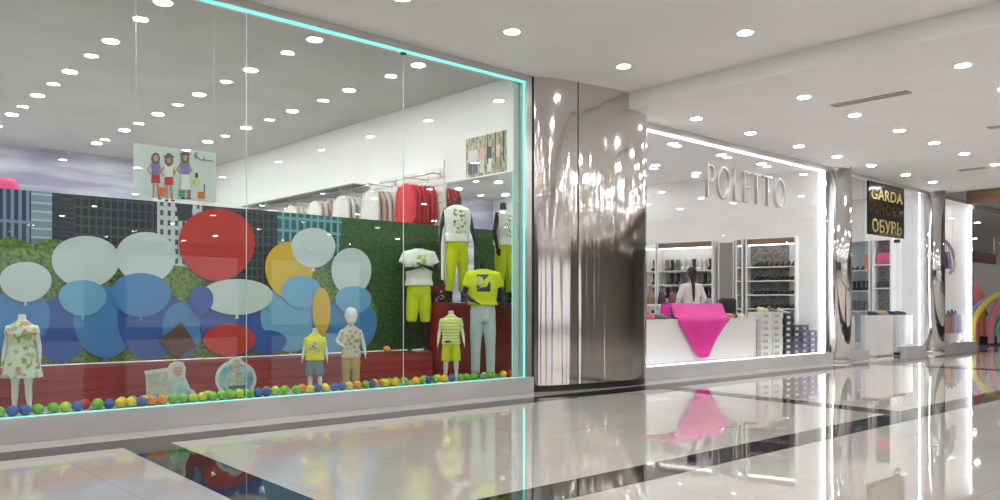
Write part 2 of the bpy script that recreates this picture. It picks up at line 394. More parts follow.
lights([(x, y) for x in (23.9, 25.3) for y in (9.2, 10.8, 12.3)], HL, 'round white downlight in the last bright window\'s ceiling', 'downlights in the fourth shop', xs=[23.9, 25.3], ys=[9.2, 10.8, 12.3], lab='last bright window downlight, %s from left in %s row from the glass')
lights([(x, y) for x in (27.5, 30.5, 34, 37.5, 41, 44.5) for y in (9.6, 11.9, 14.3)], 4.05, 'round downlight in the dark grey shop ceiling at far right', 'downlights in the far dark shop', xs=[27.5, 30.5, 34, 37.5, 41, 44.5], ys=[9.6, 11.9, 14.3], lab='downlight in the dark far shop, %s from the near side in the %s row')
lights([(x, y) for x in (26, 29.5, 34, 40) for y in (-17, -11, -5, 0, 5)], 4.6, 'round downlight in the grey ceiling at the far end of the hall', 'downlights at the far end of the hall', xs=[26, 29.5, 34, 40], ys=[5, 0, -5, -11, -17], lab='far hall downlight, %s beyond brown beam in %s row from shops')
# vents
def vent(x, y0, n, wd, label, rot=0, loc=None):
    r = empty('ceiling_vent', (x, y0, HL)); tag(r, label, 'vent')
    for k in range(n):
        a, b = k * .56, k * .56 + .53
        f = MB().box(-wd, wd, a, b, -.006, .0).build('backing', nodemat('vent_dark', (.12, .11, .1), .6), r)
        q = MB(); q.box(-wd, -wd + .02, a, b, -.014, 0).box(wd - .02, wd, a, b, -.014, 0).box(-wd, wd, a, a + .015, -.014, 0).box(-wd, wd, b - .015, b, -.014, 0); q.build('frame', nodemat('vent_frame', (.55, .52, .48), .5), r)
        q = MB()
        for i in range(3): xx = -wd + .035 + i * (2 * wd - .07) / 3; q.box(xx, xx + .022, a, b, -.012, -.004)
        q.build('louvre', nodemat('vent_louvre', (.42, .40, .37), .5), r)
vent(11.9, 4.6, 2, .09, 'long beige slotted air vent in two sections among the downlights')
vent(15.3, 3.55, 2, .09, 'slotted air vent at the right edge of the picture')
vent(19.6, 6.0, 1, .09, 'small grey air vent farthest along the ceiling')

# ================================================================== MANNEQUINS AND CLOTHES
def printmat(name, base, pal, zc, hh, hw, scale=22, kind='voronoi', cover=.45):
    """cloth with a printed motif on its chest"""
    m = noisy(name, base, tuple(min(1, c * 1.06) for c in base), 9, .85, .25)
    cr0 = [n for n in m.node_tree.nodes if n.type == 'VALTORGB'][0]
    tc = N(m, 'ShaderNodeTexCoord'); sp = N(m, 'ShaderNodeSeparateXYZ'); L(m, tc.outputs['Object'], sp.inputs[0])
    def rng(sock, c, h):
        a = N(m, 'ShaderNodeMath', operation='SUBTRACT'); a.inputs[1].default_value = c
        b = N(m, 'ShaderNodeMath', operation='ABSOLUTE'); d = N(m, 'ShaderNodeMath', operation='LESS_THAN'); d.inputs[1].default_value = h
        L(m, sock, a.inputs[0]); L(m, a.outputs[0], b.inputs[0]); L(m, b.outputs[0], d.inputs[0]); return d.outputs[0]
    mz, mx_ = rng(sp.outputs['Z'], zc, hh), rng(sp.outputs['X'], 0, hw)
    fy = N(m, 'ShaderNodeMath', operation='LESS_THAN'); fy.inputs[1].default_value = 0; L(m, sp.outputs['Y'], fy.inputs[0])
    a = N(m, 'ShaderNodeMath', operation='MULTIPLY'); b = N(m, 'ShaderNodeMath', operation='MULTIPLY'); L(m, mz, a.inputs[0]); L(m, mx_, a.inputs[1]); L(m, a.outputs[0], b.inputs[0]); L(m, fy.outputs[0], b.inputs[1])
    vo = N(m, 'ShaderNodeTexVoronoi'); vo.inputs['Scale'].default_value = scale; L(m, tc.outputs['Object'], vo.inputs['Vector'])
    sc = N(m, 'ShaderNodeSeparateColor'); L(m, vo.outputs['Color'], sc.inputs[0])
    cr = N(m, 'ShaderNodeValToRGB'); cr.color_ramp.interpolation = 'CONSTANT'; els = cr.color_ramp.elements
    els[0].position = 0; els[0].color = (*pal[0], 1); els[1].position = 1 / len(pal); els[1].color = (*pal[1 % len(pal)], 1)
    for i in range(2, len(pal)): q = els.new(i / len(pal)); q.color = (*pal[i], 1)
    L(m, sc.outputs[0], cr.inputs[0])
    cv = N(m, 'ShaderNodeMath', operation='LESS_THAN'); cv.inputs[1].default_value = cover; L(m, sc.outputs[1], cv.inputs[0])
    f = N(m, 'ShaderNodeMath', operation='MULTIPLY'); L(m, b.outputs[0], f.inputs[0]); L(m, cv.outputs[0], f.inputs[1])
    mx = N(m, 'ShaderNodeMix', data_type='RGBA'); L(m, f.outputs[0], mx.inputs['Factor']); L(m, cr0.outputs[0], mx.inputs['A']); L(m, cr.outputs[0], mx.inputs['B']); L(m, mx.outputs['Result'], bsdf(m).inputs['Base Color'])
    return m
def stripemat(name, c1, c2, scale):
    m = nodemat(name, c1, .85); tc = N(m, 'ShaderNodeTexCoord'); wv = N(m, 'ShaderNodeTexWave', bands_direction='Z'); wv.inputs['Scale'].default_value = scale
    cr = N(m, 'ShaderNodeValToRGB'); cr.color_ramp.elements[0].color = (*c1, 1); cr.color_ramp.elements[1].color = (*c2, 1); cr.color_ramp.elements[0].position = .45; cr.color_ramp.elements[1].position = .55
    L(m, tc.outputs['Object'], wv.inputs['Vector']); L(m, wv.outputs['Fac'], cr.inputs[0]); L(m, cr.outputs[0], bsdf(m).inputs['Base Color']); return m
def cloth(name, c, b=.3): return noisy(name, tuple(x * .9 for x in c), c, 8, .85, b)
LIME = (.64, .74, .012); WHT = (.80, .84, .80)
M['skin_w'] = nodemat('white_mannequin_gloss', (.83, .84, .82), .3)
M['skin_b'] = nodemat('black_mannequin_gloss', (.012, .012, .013), .35)
M['lime'] = cloth('lime_cloth', LIME); M['yellow'] = cloth('yellow_cloth', (.76, .70, .03))

ADULT = dict(cr=.74, wa=1.0, ch=1.22, sh=1.37, nk=1.50, sw=.185, hw=.155, d=.105, ar=.042, lr=.078, hd=.21)
def sized(k, **kw):
    p = {a: b * k for a, b in ADULT.items()}; p.update(kw); return p
def hand(m_, p, d, k, side):
    """palm, four fingers and a thumb continuing from the wrist p along d"""
    d = Vector(d).normalized(); s_ = Vector((0, -1, 0)) - d * d.dot(Vector((0, -1, 0)))
    s_ = (s_.normalized() if s_.length > .1 else Vector((0, 0, 1))); n_ = d.cross(s_)
    p = Vector(p)
    m_.loft([(p - d * .02 * k, .022 * k, .020 * k), (p + d * .03 * k, .016 * k, .036 * k), (p + d * .085 * k, .015 * k, .040 * k)], 10, s_)
    for i, ln in enumerate((.062, .072, .066, .05)):
        o = s_ * (.030 - .020 * i) * k; q = p + d * .075 * k + o; b = n_ * (.012 * k * side)
        m_.tube([q, q + d * ln * .5 * k + b * .3, q + d * ln * k + b * 1.6], [.0105 * k, .0095 * k, .008 * k], 6)
    q = p + d * .02 * k + s_ * .028 * k
    m_.tube([q, q + (d * .6 + s_ * .5) * .05 * k, q + (d * .95 + s_ * .5) * .075 * k], [.012 * k, .011 * k, .009 * k], 6)
def body(m_, P, arms, legs, head=False, stub=True, hk=1):
    sw, hw, d = P['sw'], P['hw'], P['d']
    m_.loft([((0, 0, P['cr'] - .02), hw * .72, d * .8), ((0, 0, P['cr'] + .1 * P['nk'] / 1.5), hw, d), ((0, 0, P['wa']), hw * .82, d * .82), ((0, -.01, P['ch']), sw * .88, d * 1.05),
             ((0, 0, P['sh'] - .02), sw * .98, d * .8), ((0, 0, P['sh'] + .03), sw * .55, d * .6), ((0, 0, P['sh'] + .05), P['ar'] * 1.25, P['ar'] * 1.25), ((0, 0, P['nk']), P['ar'] * 1.15, P['ar'] * 1.15)], 18)
    for s_, (foot, knee) in zip((-1, 1), legs):
        hip = Vector((s_ * hw * .5, 0, P['cr'] + .06)); foot, knee = Vector(foot), Vector(knee); lr = P['lr']
        m_.loft([(hip, lr, lr * 1.1), (hip.lerp(knee, .5), lr * .88, lr * .92), (knee, lr * .6, lr * .62), (knee.lerp(foot, .35), lr * .58, lr * .64), (foot + Vector((0, 0, .06 * hk)), lr * .36, lr * .40), (foot + Vector((0, 0, .02)), lr * .4, lr * .5)], 12)
        m_.loft([(foot + Vector((0, .05 * hk, .028)), .026 * hk, .026), (foot + Vector((0, -.02 * hk, .035)), .034 * hk, .032), (foot + Vector((0, -.11 * hk, .024)), .04 * hk, .022), (foot + Vector((0, -.17 * hk, .016)), .022 * hk, .012)], 10, (0, 0, 1))
    for s_, (el, wr) in zip((-1, 1), arms):
        sh = Vector((s_ * sw * .9, 0, P['sh'] - .03)); el, wr = Vector(el), Vector(wr); a = P['ar']
        m_.loft([(sh + Vector((-s_ * .03, 0, .0)), a, a), (sh, a * 1.15, a * 1.15), (sh.lerp(el, .5), a * 1.0, a), (el, a * .8, a * .8), (el.lerp(wr, .3), a * .82, a * .8), (wr, a * .52, a * .6)], 12)
        hand(m_, wr, wr - el, hk * .9, s_)
    if head:
        h = P['hd']; c = P['nk'] + h * .45
        m_.loft([((0, -.01, c - h * .52), h * .16, h * .18), ((0, -.016, c - h * .42), h * .27, h * .33), ((0, -.005, c - h * .15), h * .35, h * .43), ((0, 0, c + h * .1), h * .375, h * .465), ((0, .004, c + h * .32), h * .32, h * .40), ((0, .005, c + h * .44), h * .20, h * .26), ((0, .005, c + h * .5), h * .05, h * .06)], 16)
        m_.loft([((0, -h * .42, c + h * .06), h * .03, h * .03), ((0, -h * .46, c - h * .05), h * .045, h * .06), ((0, -h * .44, c - h * .12), h * .06, h * .05)], 8)     # nose
        m_.ell((0, -h * .37, c - h * .25), h * .11, h * .05, h * .03, 10, 6)                                               # mouth
        for s_ in (-1, 1):
            m_.ell((s_ * h * .37, h * .03, c - h * .02), h * .035, h * .07, h * .11, 8, 6)                                 # ears
            m_.ell((s_ * h * .14, -h * .375, c + h * .03), h * .07, h * .04, h * .04, 8, 6)                                # eyes
def shirt(m_, P, arms, hem, sl=.55, loose=1.12, neck=.02, flare=1.0):
    sw, hw, d = P['sw'], P['hw'], P['d']
    r = [((0, 0, hem), hw * 1.12 * loose * flare, d * 1.12 * loose * flare)]
    if hem < P['wa'] - .06: r.append(((0, 0, (hem + P['wa']) / 2), hw * 1.08 * loose * (1 + flare) / 2, d * 1.1 * loose * (1 + flare) / 2))
    r += [((0, -.002, P['wa']), hw * 1.0 * loose, d * 1.0 * loose), ((0, -.01, P['ch']), sw * .96 * loose, d * 1.08 * loose), ((0, 0, P['sh'] - .03), sw * 1.0 * loose, d * .9 * loose), ((0, 0, P['sh'] + .025), sw * .62, d * .72), ((0, 0, P['sh'] + .045), P['ar'] * 1.6, P['ar'] * 1.6)]
    m_.loft(r, 20)
    if sl > 0:
        for s_, (el, wr) in zip((-1, 1), arms):
            sh = Vector((s_ * sw * .85, 0, P['sh'] - .035)); el = Vector(el); wr = Vector(wr); a = P['ar']
            e = sh.lerp(el, min(sl, 1))
            rr = [(sh + Vector((-s_ * .04, 0, 0)), a * 1.5, a * 1.5), (sh + Vector((s_ * .01, 0, 0)), a * 1.62, a * 1.6), (e, a * 1.6, a * 1.55)]
            if sl > 1: rr = rr[:2] + [(el, a * 1.35, a * 1.35), (el.lerp(wr, sl - 1), a * 1.15, a * 1.15)]
            m_.loft(rr, 14)
def pants(m_, P, legs, cut, top, loose=1.15):
    hw, d, lr = P['hw'], P['d'], P['lr']
    m_.loft([((0, 0, top), hw * .98, d * .98), ((0, 0, P['cr'] + .1 * P['nk'] / 1.5), hw * 1.1, d * 1.12), ((0, 0, P['cr'] + .02), hw * 1.06, d * 1.05), ((0, 0, P['cr'] - .03), hw * .8, d * .8)], 18)
    for s_, (foot, knee) in zip((-1, 1), legs):
        hip = Vector((s_ * hw * .52, 0, P['cr'] + .06)); foot, knee = Vector(foot), Vector(knee)
        rr = [(hip, lr * 1.08, lr * 1.15), (hip.lerp(knee, .5), lr * .98 * loose, lr * 1.0 * loose)]
        if cut <= 1: rr.append((hip.lerp(knee, cut), lr * .92 * loose, lr * .96 * loose))
        else: rr += [(knee, lr * .78 * loose, lr * .78 * loose), (knee.lerp(foot, cut - 1), lr * .66 * loose, lr * .7 * loose)]
        m_.loft(rr, 14)
def figure(name, label, cat, loc, rz, P, arms, legs, skin, clothes, head=False, vox=.009, hk=1, group=None, z_up=0):
    r = empty(name, loc, math.radians(rz)); tag(r, label, cat, group)
    b = MB(); body(b, P, arms, legs, head, hk=hk); b.build('body', skin, r, remesh=vox)
    for nm, kind, mat, kw in clothes:
        g = MB()
        if kind == 'shirt': shirt(g, P, arms, **kw)
        elif kind == 'pants': pants(g, P, legs, **kw)
        g.build(nm, mat, r, remesh=vox * 1.1)
    MBs = MB(); MBs.lathe([(.14 * P['nk'] / 1.5 + .02, 0), (.14 * P['nk'] / 1.5 + .02, .006), (.02, .010), (.0, .010)], 24, (0, .02, -.008)); 
    if cat == 'mannequin': MBs.build('base_plate', nodemat('glass_base', (.6, .65, .65), .1), r)
    return r
def down_arms(P, out=.05, fwd=.03, bend=0):
    w_, s_ = P['sw'], P['sh']; k = P['nk'] / 1.5
    return [((-(w_ + out * k * .6), .02 * k, s_ - .30 * k), (-(w_ + out * k), -fwd * k, s_ - .54 * k)), ((w_ + out * k * .6, .02 * k, s_ - .30 * k), (w_ + out * k, -fwd * k, s_ - .54 * k))]
def legs_of(P, sp=.085, fwd=.0):
    k = P['nk'] / 1.5
    return [((-sp * k, -.02 * k - fwd, 0.0), (-sp * .95 * k, -.01 * k, P['cr'] * .55)), ((sp * k, .01 * k, 0.0), (sp * .95 * k, -.012 * k, P['cr'] * .55))]

# girl in flowered dress, far left
g = at(22, 411, 8.68); P = sized(.60, sw=.115, hw=.10, d=.075, ar=.028, lr=.052, cr=.40, nk=.90, sh=.80, ch=.72, wa=.62)
ar = down_arms(P, .07); lg = legs_of(P, .1)
figure('mannequin', 'headless white child mannequin in a pale flowered dress at far left', 'mannequin', (g.x, 8.68, FL + .01), -30, P, ar, lg, M['skin_w'],
       [('dress', 'shirt', printmat('flower_dress', (.70, .76, .62), [(.35, .42, .16), (.62, .30, .22), (.75, .78, .45), (.40, .55, .35)], .55, .32, .3, 24, cover=.5), dict(hem=.31, sl=.35, loose=1.12, flare=1.45))], vox=.0075, hk=.55)
# toddler in yellow shirt and denim shorts
P = sized(.5, sw=.095, hw=.085, d=.065, ar=.026, lr=.05, cr=.27, wa=.42, ch=.54, sh=.62, nk=.72)
g = at(315, 388, 8.62); ar = down_arms(P, .10); lg = legs_of(P, .12)
figure('mannequin', 'small headless white mannequin in yellow printed T-shirt and denim shorts', 'mannequin', (g.x, 8.62, FL + .01), -35, P, ar, lg, M['skin_w'],
       [('shirt', 'shirt', printmat('yellow_print_shirt', (.76, .74, .02), [(.7, .72, .6), (.35, .33, .1), (.6, .62, .5)], .50, .06, .06, 40, cover=.7), dict(hem=.34, sl=.6, loose=1.2)),
        ('denim_shorts', 'pants', cloth('denim', (.17, .24, .30)), dict(cut=.95, top=.40, loose=1.3))], vox=.007, hk=.48)
# child with a head in beige vest and mustard trousers
P = sized(.55, sw=.115, hw=.095, d=.07, ar=.028, lr=.052, cr=.34, wa=.47, ch=.60, sh=.70, nk=.775, hd=.205)
g = at(351, 386, 8.64); lg = legs_of(P, .12)
ar = [((-.17, .03, .55), (-.09, -.09, .50)), ((.15, .02, .52), (.175, -.02, .38))]
figure('mannequin', 'white child mannequin with a blank head in beige patterned vest and mustard trousers', 'mannequin', (g.x, 8.64, FL + .01), -35, P, ar, lg, M['skin_w'],
       [('vest', 'shirt', printmat('beige_print_vest', (.62, .58, .44), [(.35, .30, .20), (.66, .55, .46), (.25, .26, .20)], .52, .17, .14, 30, cover=.4), dict(hem=.35, sl=0, loose=1.14)),
        ('trousers', 'pants', cloth('mustard', (.55, .42, .10)), dict(cut=1.8, top=.45, loose=1.25))], head=True, vox=.007, hk=.5)
# boy in striped polo
P = sized(.6, sw=.12, hw=.10, d=.075, ar=.03, lr=.056, cr=.42, wa=.58, ch=.70, sh=.82, nk=.92)
g = at(451, 380, 8.62); ar = down_arms(P, .09); lg = legs_of(P, .12)
ra = figure('mannequin', 'headless white boy mannequin in striped yellow polo and lime shorts', 'mannequin', (g.x, 8.62, FL + .01), -36, P, ar, lg, M['skin_w'],
       [('polo_shirt', 'shirt', stripemat('polo_stripes', LIME, (.80, .82, .60), 7.5), dict(hem=.47, sl=.55, loose=1.16)),
        ('shorts', 'pants', M['lime'], dict(cut=.95, top=.52, loose=1.25))], vox=.0075, hk=.56)
MB().box(-.085, -.01, -.098, -.082, .495, .52, .004).build('belt_end', M['black'], ra)
# black youth mannequin with white tee, arms folded, standing on red step
P = sized(1.0, nk=1.50); g = at(418, 345, 9.22); lg = legs_of(P, .09)
lg = [((-.13, -.06, 0), (-.10, -.05, .42)), ((.10, .03, 0), (.09, -.01, .42))]
ar = [((-.27, -.02, 1.12), (-.05, -.19, 1.14)), ((.27, -.0, 1.11), (.07, -.19, 1.17))]
figure('mannequin', 'black mannequin in white printed T-shirt and lime shorts standing on the red step', 'mannequin', (g.x, 9.20, .595), -36, P, ar, lg, M['skin_b'],
       [('shirt', 'shirt', printmat('white_print_shirt', WHT, [(.35, .62, .62), (.45, .5, .05), (.6, .66, .1)], 1.22, .10, .10, 26, cover=.6), dict(hem=.90, sl=.6, loose=1.16)),
        ('shorts', 'pants', M['lime'], dict(cut=1.05, top=.95, loose=1.2))], vox=.009)
# black mannequin on the tall red block
P = sized(.98, nk=1.50); g = at(457, 300, 9.07); ar = down_arms(P, .10, .05); lg = [((-.15, -.04, 0), (-.11, -.06, .42)), ((.10, .04, 0), (.09, .0, .42))]
figure('mannequin', 'black mannequin in white sleeveless top and long lime trousers on the tall red block', 'mannequin', (g.x, 9.07, 1.265), -20, P, ar, lg, M['skin_b'],
       [('sleeveless_top', 'shirt', printmat('white_green_print_top', WHT, [(.35, .42, .10), (.12, .15, .08), (.5, .55, .2)], 1.15, .19, .09, 30, cover=.35), dict(hem=.86, sl=0, loose=1.18)),
        ('trousers', 'pants', M['lime'], dict(cut=1.62, top=.93, loose=1.2))], vox=.009)
# black mannequin in front, lime shirt and pale jeans
P = sized(1.06, nk=1.60); g = at(484, 377, 8.6); lg = legs_of(P, .10)
ar = [((-.27, -.02, 1.14), (-.14, -.18, 1.05)), ((.27, .02, 1.14), (.30, -.03, .93))]
figure('mannequin', 'tall black mannequin in lime T-shirt with navy print and pale blue jeans', 'mannequin', (g.x - .02, 8.6, FL + .01), -36, P, ar, lg, M['skin_b'],
       [('shirt', 'shirt', printmat('lime_navy_shirt', LIME, [(.04, .07, .14), (.05, .09, .2), (.55, .6, .5)], 1.30, .12, .095, 14, cover=.85), dict(hem=1.0, sl=.62, loose=1.16)),
        ('jeans', 'pants', cloth('pale_jeans', (.55, .68, .68)), dict(cut=1.88, top=1.02, loose=1.12))], vox=.009)
# maroon child shirt behind the block
P = sized(.64, nk=1.0, sh=.9, ch=.8, wa=.66, cr=.46); g = at(452, 290, 9.42); ar = down_arms(P, .06); lg = legs_of(P)
figure('mannequin', 'small mannequin in maroon shirt with white print behind the tall red block', 'mannequin', (7.42, 9.40, .595), -30, P, ar, lg, M['skin_b'],
       [('shirt', 'shirt', printmat('maroon_shirt', (.16, .015, .03), [(.8, .8, .8), (.16, .015, .03)], .76, .08, .1, 26, cover=.7), dict(hem=.50, sl=.55, loose=1.15)),
        ('trousers', 'pants', cloth('black_cloth', (.02, .02, .02)), dict(cut=1.8, top=.6))], vox=.008, hk=.6)

# ================================================================== RED STEP, BLOCK, MURAL
M['red'] = noisy('red_stained_boards', (.24, .010, .012), (.36, .022, .022), 3, .35, .05, stretch=(.25, 1, 5))
m_ = MB()
for i in range(3): m_.box(-1, 6.94, 9.0, 9.56, FL + i * .122, FL + i * .122 + .119, .003).box(6.94, 7.86, 9.22, 9.56, FL + i * .122, FL + i * .122 + .119, .003)
tag(m_.build('display_step', M['red']), 'long low red boarded step running under the printed mural', 'display step')
r = empty('display_block', (7.4, 9.07, FL)); tag(r, 'tall dark red display block beside the mirror, mannequin standing on it', 'display block')
MB().box(-.39, .46, -.12, .12, 0, 1.015, .004).build('body', M['red'], r)
MB().box(-.395, .465, -.125, .125, 1.017, 1.04, .004).build('top_board', M['red'], r)

# mural: a printed city backdrop; every printed area lies on the board
YM = 9.60
def facade(name, wall, win, bw, rh, ms, off=0):
    m = nodemat(name, wall, .45); tc = N(m, 'ShaderNodeTexCoord'); sp = N(m, 'ShaderNodeSeparateXYZ'); cb = N(m, 'ShaderNodeCombineXYZ')
    L(m, tc.outputs['Object'], sp.inputs[0]); L(m, sp.outputs['X'], cb.inputs['X']); L(m, sp.outputs['Z'], cb.inputs['Y'])
    b = N(m, 'ShaderNodeTexBrick'); b.offset = off; b.inputs['Scale'].default_value = 1; b.inputs['Brick Width'].default_value = bw; b.inputs['Row Height'].default_value = rh; b.inputs['Mortar Size'].default_value = ms
    b.inputs['Color1'].default_value = (*win, 1); b.inputs['Color2'].default_value = (*(x * .6 for x in win), 1); b.inputs['Mortar'].default_value = (*wall, 1)
    L(m, cb.outputs[0], b.inputs['Vector']); L(m, b.outputs['Color'], bsdf(m).inputs['Base Color']); return m
mats = [nodemat('mural_dark_print', (.03, .045, .06), .4),
        facade('print_blue_tower', (.20, .30, .45), (.02, .05, .12), .07, .5, .016),
        facade('print_pale_tower', (.42, .55, .62), (.25, .38, .48), .6, .09, .012),
        facade('print_dark_tower', (.055, .075, .10), (.012, .02, .03), .075, .10, .012),
        facade('print_white_tower', (.60, .68, .70), (.07, .10, .13), .085, .11, .026),
        facade('print_teal_building', (.16, .42, .45), (.04, .16, .20), .10, .16, .018),
        noisy('print_hedge', (.008, .03, .008), (.06, .20, .04), 22, .5, 0, 6, lo=.3, hi=.75),
        noisy('print_tree', (.02, .07, .01), (.22, .38, .06), 26, .5, 0, 6, lo=.3, hi=.7),
        nodemat('print_sky_blue_balloon', (.06, .25, .60), .4), nodemat('print_deep_blue_balloon', (.02, .10, .42), .4),
        nodemat('print_pale_balloon', (.60, .72, .74), .4), nodemat('print_red_balloon', (.55, .025, .02), .4),
        nodemat('print_yellow_balloon', (.72, .48, .04), .4), nodemat('print_brown', (.10, .05, .03), .4), nodemat('print_light_blue_balloon', (.16, .45, .72), .4),
        facade('print_black_tower', (.02, .03, .05), (.06, .09, .12), .3, .05, .02)]
m_ = MB(); mo = Vector((-.9, YM, .58))
x0 = -.9
m_.box(x0 - mo.x, 7.50 - mo.x, 0, .03, 0.012, 2.41 - .58)
lay = [0]
def area(mi, px):
    lay[0] += .0006; m_.mat(mi)
    pts = []
    for p in px:
        v = at(p[0], p[1], YM) - mo; v.y = -lay[0]; v.z = min(max(v.z, .014), 2.41 - .582); pts.append(v)
    m_.poly(pts)
area(7, [(-230, 240), (0, 255), (300, 250), (345, 250), (345, 352), (0, 380), (-230, 390)])
area(6, [(334, 150), (441, 150), (441, 380), (334, 400)])
area(1, [(-200, 150), (31, 150), (31, 262), (-200, 262)]); area(2, [(31, 150), (54, 150), (54, 262), (31, 262)])
area(3, [(52, 150), (158, 150), (158, 270), (52, 270)]); area(15, [(54, 150), (74, 150), (74, 262), (54, 262)])
area(4, [(157, 150), (202, 150), (202, 270), (157, 262)]); area(0, [(176, 150), (193, 150), (190, 221), (178, 221)])
area(3, [(202, 150), (277, 150), (277, 300), (202, 300)]); area(5, [(277, 150), (342, 150), (338, 262), (277, 262)])
def blob(mi, cx, cy, rx, ry, n=26, ir=.0, seed=0):
    q = random.Random(seed); ph = q.random() * 6
    area(mi, [(cx + rx * math.cos(t) * (1 + ir * math.sin(3 * t + ph) + ir * math.sin(5 * t + ph * 2)), cy + ry * math.sin(t) * (1 + ir * math.sin(3 * t + ph) + ir * math.sin(5 * t + ph * 2))) for t in (2 * math.pi * k / n for k in range(n))])
for i, (x, y, a, b) in enumerate([(10, 262, 30, 24), (52, 258, 26, 18), (-40, 262, 34, 26), (110, 262, 30, 14), (345, 320, 30, 40)]): blob(7, x, y, a, b, 30, .06, i)
def balloon(mi, cx, cy, rx, ry):
    area(mi, [(cx - 2.2, cy + ry + 3.5), (cx, cy + ry - 3), (cx + 2.2, cy + ry + 3.5)])
    area(mi, [(cx + rx * math.cos(t) * (1 - .08 * math.sin(t)), cy + ry * math.sin(t)) for t in (2 * math.pi * k / 28 for k in range(28))])
# plain party balloons in the print's own colours
for b in [(9, 60, 330, 30, 32), (8, 20, 318, 30, 30), (8, 105, 322, 32, 36), (9, 150, 322, 33, 38), (8, 182, 330, 20, 28), (9, 235, 330, 36, 26), (14, 290, 318, 30, 34), (8, 350, 325, 26, 28), (9, 266, 342, 20, 12), (14, 325, 345, 22, 12),
          (10, 25, 282, 26, 20), (10, 85, 262, 34, 26), (14, 82, 298, 24, 18), (10, 145, 258, 30, 26), (8, 140, 295, 30, 22), (11, 216, 245, 38, 36), (10, 236, 297, 36, 18), (12, 288, 270, 24, 28), (14, 300, 292, 20, 16), (10, 312, 248, 22, 20), (10, 350, 272, 20, 24), (14, 352, 300, 18, 14), (8, 5, 340, 18, 16),
          (11, 228, 340, 26, 16), (12, 320, 312, 9, 24), (9, 200, 300, 12, 14)]: balloon(*b)
area(13, [(158, 340), (180, 322), (196, 346), (176, 360)])
o = m_.build('printed_mural', mats, loc=mo)
tag(o, 'large printed mural of city towers, trees and blue, white and red balloons', 'mural')
# pale cloth hat at far left
r = empty('hat_stand', (1.98, 9.95, FL)); 
tag(r, 'pink hat on a slim stand just above the mural at the left edge', 'hat stand')
MB().lathe([(.14, 0), (.14, .015), (.02, .03), (.012, .05), (.012, 2.2), (.0, 2.2)], 20).build('stand', M['frame'], r)
MB().lathe([(.20, 2.14), (.205, 2.15), (.13, 2.19), (.12, 2.28), (.085, 2.335), (.0, 2.345)], 24).build('hat', nodemat('pink_felt', (.85, .10, .28), .8), r)

# ================================================================== BALLS
BALLC = {'green': (.16, .55, .03), 'blue': (.03, .13, .48), 'yellow': (.85, .62, .02), 'orange': (.85, .30, .02), 'red': (.50, .03, .02), 'lime': (.55, .72, .03)}
bm_ = {k: nodemat('ball_' + k, v, .3) for k, v in BALLC.items()}
bp_ = {}
def ball(c, x, y, z, label=None, grp=None):
    if c not in bp_:
        q = MB(); q.ell((0, 0, 0), .05, .05, .05, 20, 12); o = q.build('play_ball', bm_[c]); bp_[c] = o
    else: o = bp_[c].copy(); C.objects.link(o)
    o.location = (x, y, z); tag(o, label, 'ball', grp or 'play balls along the window')
rb = random.Random(3); seq = ['green', 'blue', 'blue', 'green', 'green', 'lime', 'blue', 'green', 'blue', 'yellow', 'yellow', 'green', 'orange', 'lime', 'red', 'blue']
placed = []; cnt = {}
feet = [(at(p, 390, 8.65).x, 8.6) for p in (22, 315, 351, 451, 484)]
def tryball(x, y, c, z=FL + .046):
    if any((x - a) ** 2 + (y - b) ** 2 < .0102 for a, b in placed): return
    if any(abs(x - a) < .2 and y > 8.44 for a, b in feet): return
    placed.append((x, y)); row = 'front' if y < 8.44 else 'back'; cnt[row] = cnt.get(row, 0) + 1
    ball(c, x, y, z, '%s play ball, %s from the left in the %s row along the clothes window' % (c, ordn(cnt[row]), row))
x = 1.62; i = 0
while x < 7.85:
    tryball(x, 8.385 + rb.random() * .02, rb.choice(seq) if x > 2.7 else seq[i % len(seq)]); i += 1
    x += .102 + (rb.random() * .12 if rb.random() < .45 else 0)
x = 1.7
while x < 7.8:
    if rb.random() < .75: tryball(x, 8.49 + rb.random() * .03, rb.choice(seq))
    x += .11
g = at(387, 350, 9.08); ball('orange', g.x, 9.08, .635, 'orange play ball alone on top of the red step', 'orange ball on the step'); 

# ================================================================== CUTOUT BOARDS
def cutout(label, outline, layers, px, Y):
    base = at(px, 402, Y); r = empty('cutout_board', (base.x, Y, FL)); tag(r, label, 'cutout board')
    q = MB(); q.poly([at(a, b, Y) - r.location for a, b in outline], (0, .012, 0)); d = 0
    ms = [nodemat('board_white', (.72, .76, .76), .5)]
    for mt, pts in layers:
        d += .0008; ms.append(mt); q.mat(len(ms) - 1); q.poly([at(a, b, Y) - r.location - Vector((0, d, 0)) for a, b in pts])
    q.build('board', ms, r)
    MB().box(-.10, .10, .02, .10, -.0, .01).build('foot', ms[0], r)
    MB().poly([(-.01, .012, .01), (-.01, .10, .01), (-.01, .012, .2)], (.012, 0, 0)).build('strut', ms[0], r)
def el(cx, cy, rx, ry, n=14, a0=0, a1=360): return [(cx + rx * math.cos(math.radians(a0 + (a1 - a0) * k / n)), cy + ry * math.sin(math.radians(a0 + (a1 - a0) * k / n))) for k in range(n + (a1 - a0 < 360))]
skin = nodemat('print_skin', (.66, .46, .38), .5); aqua = noisy('print_aqua', (.35, .58, .62), (.55, .74, .76), 14, .5); greyp = noisy('print_grey', (.42, .44, .40), (.66, .68, .64), 16, .5)
darkp = nodemat('print_dark_blue', (.10, .14, .25), .5)
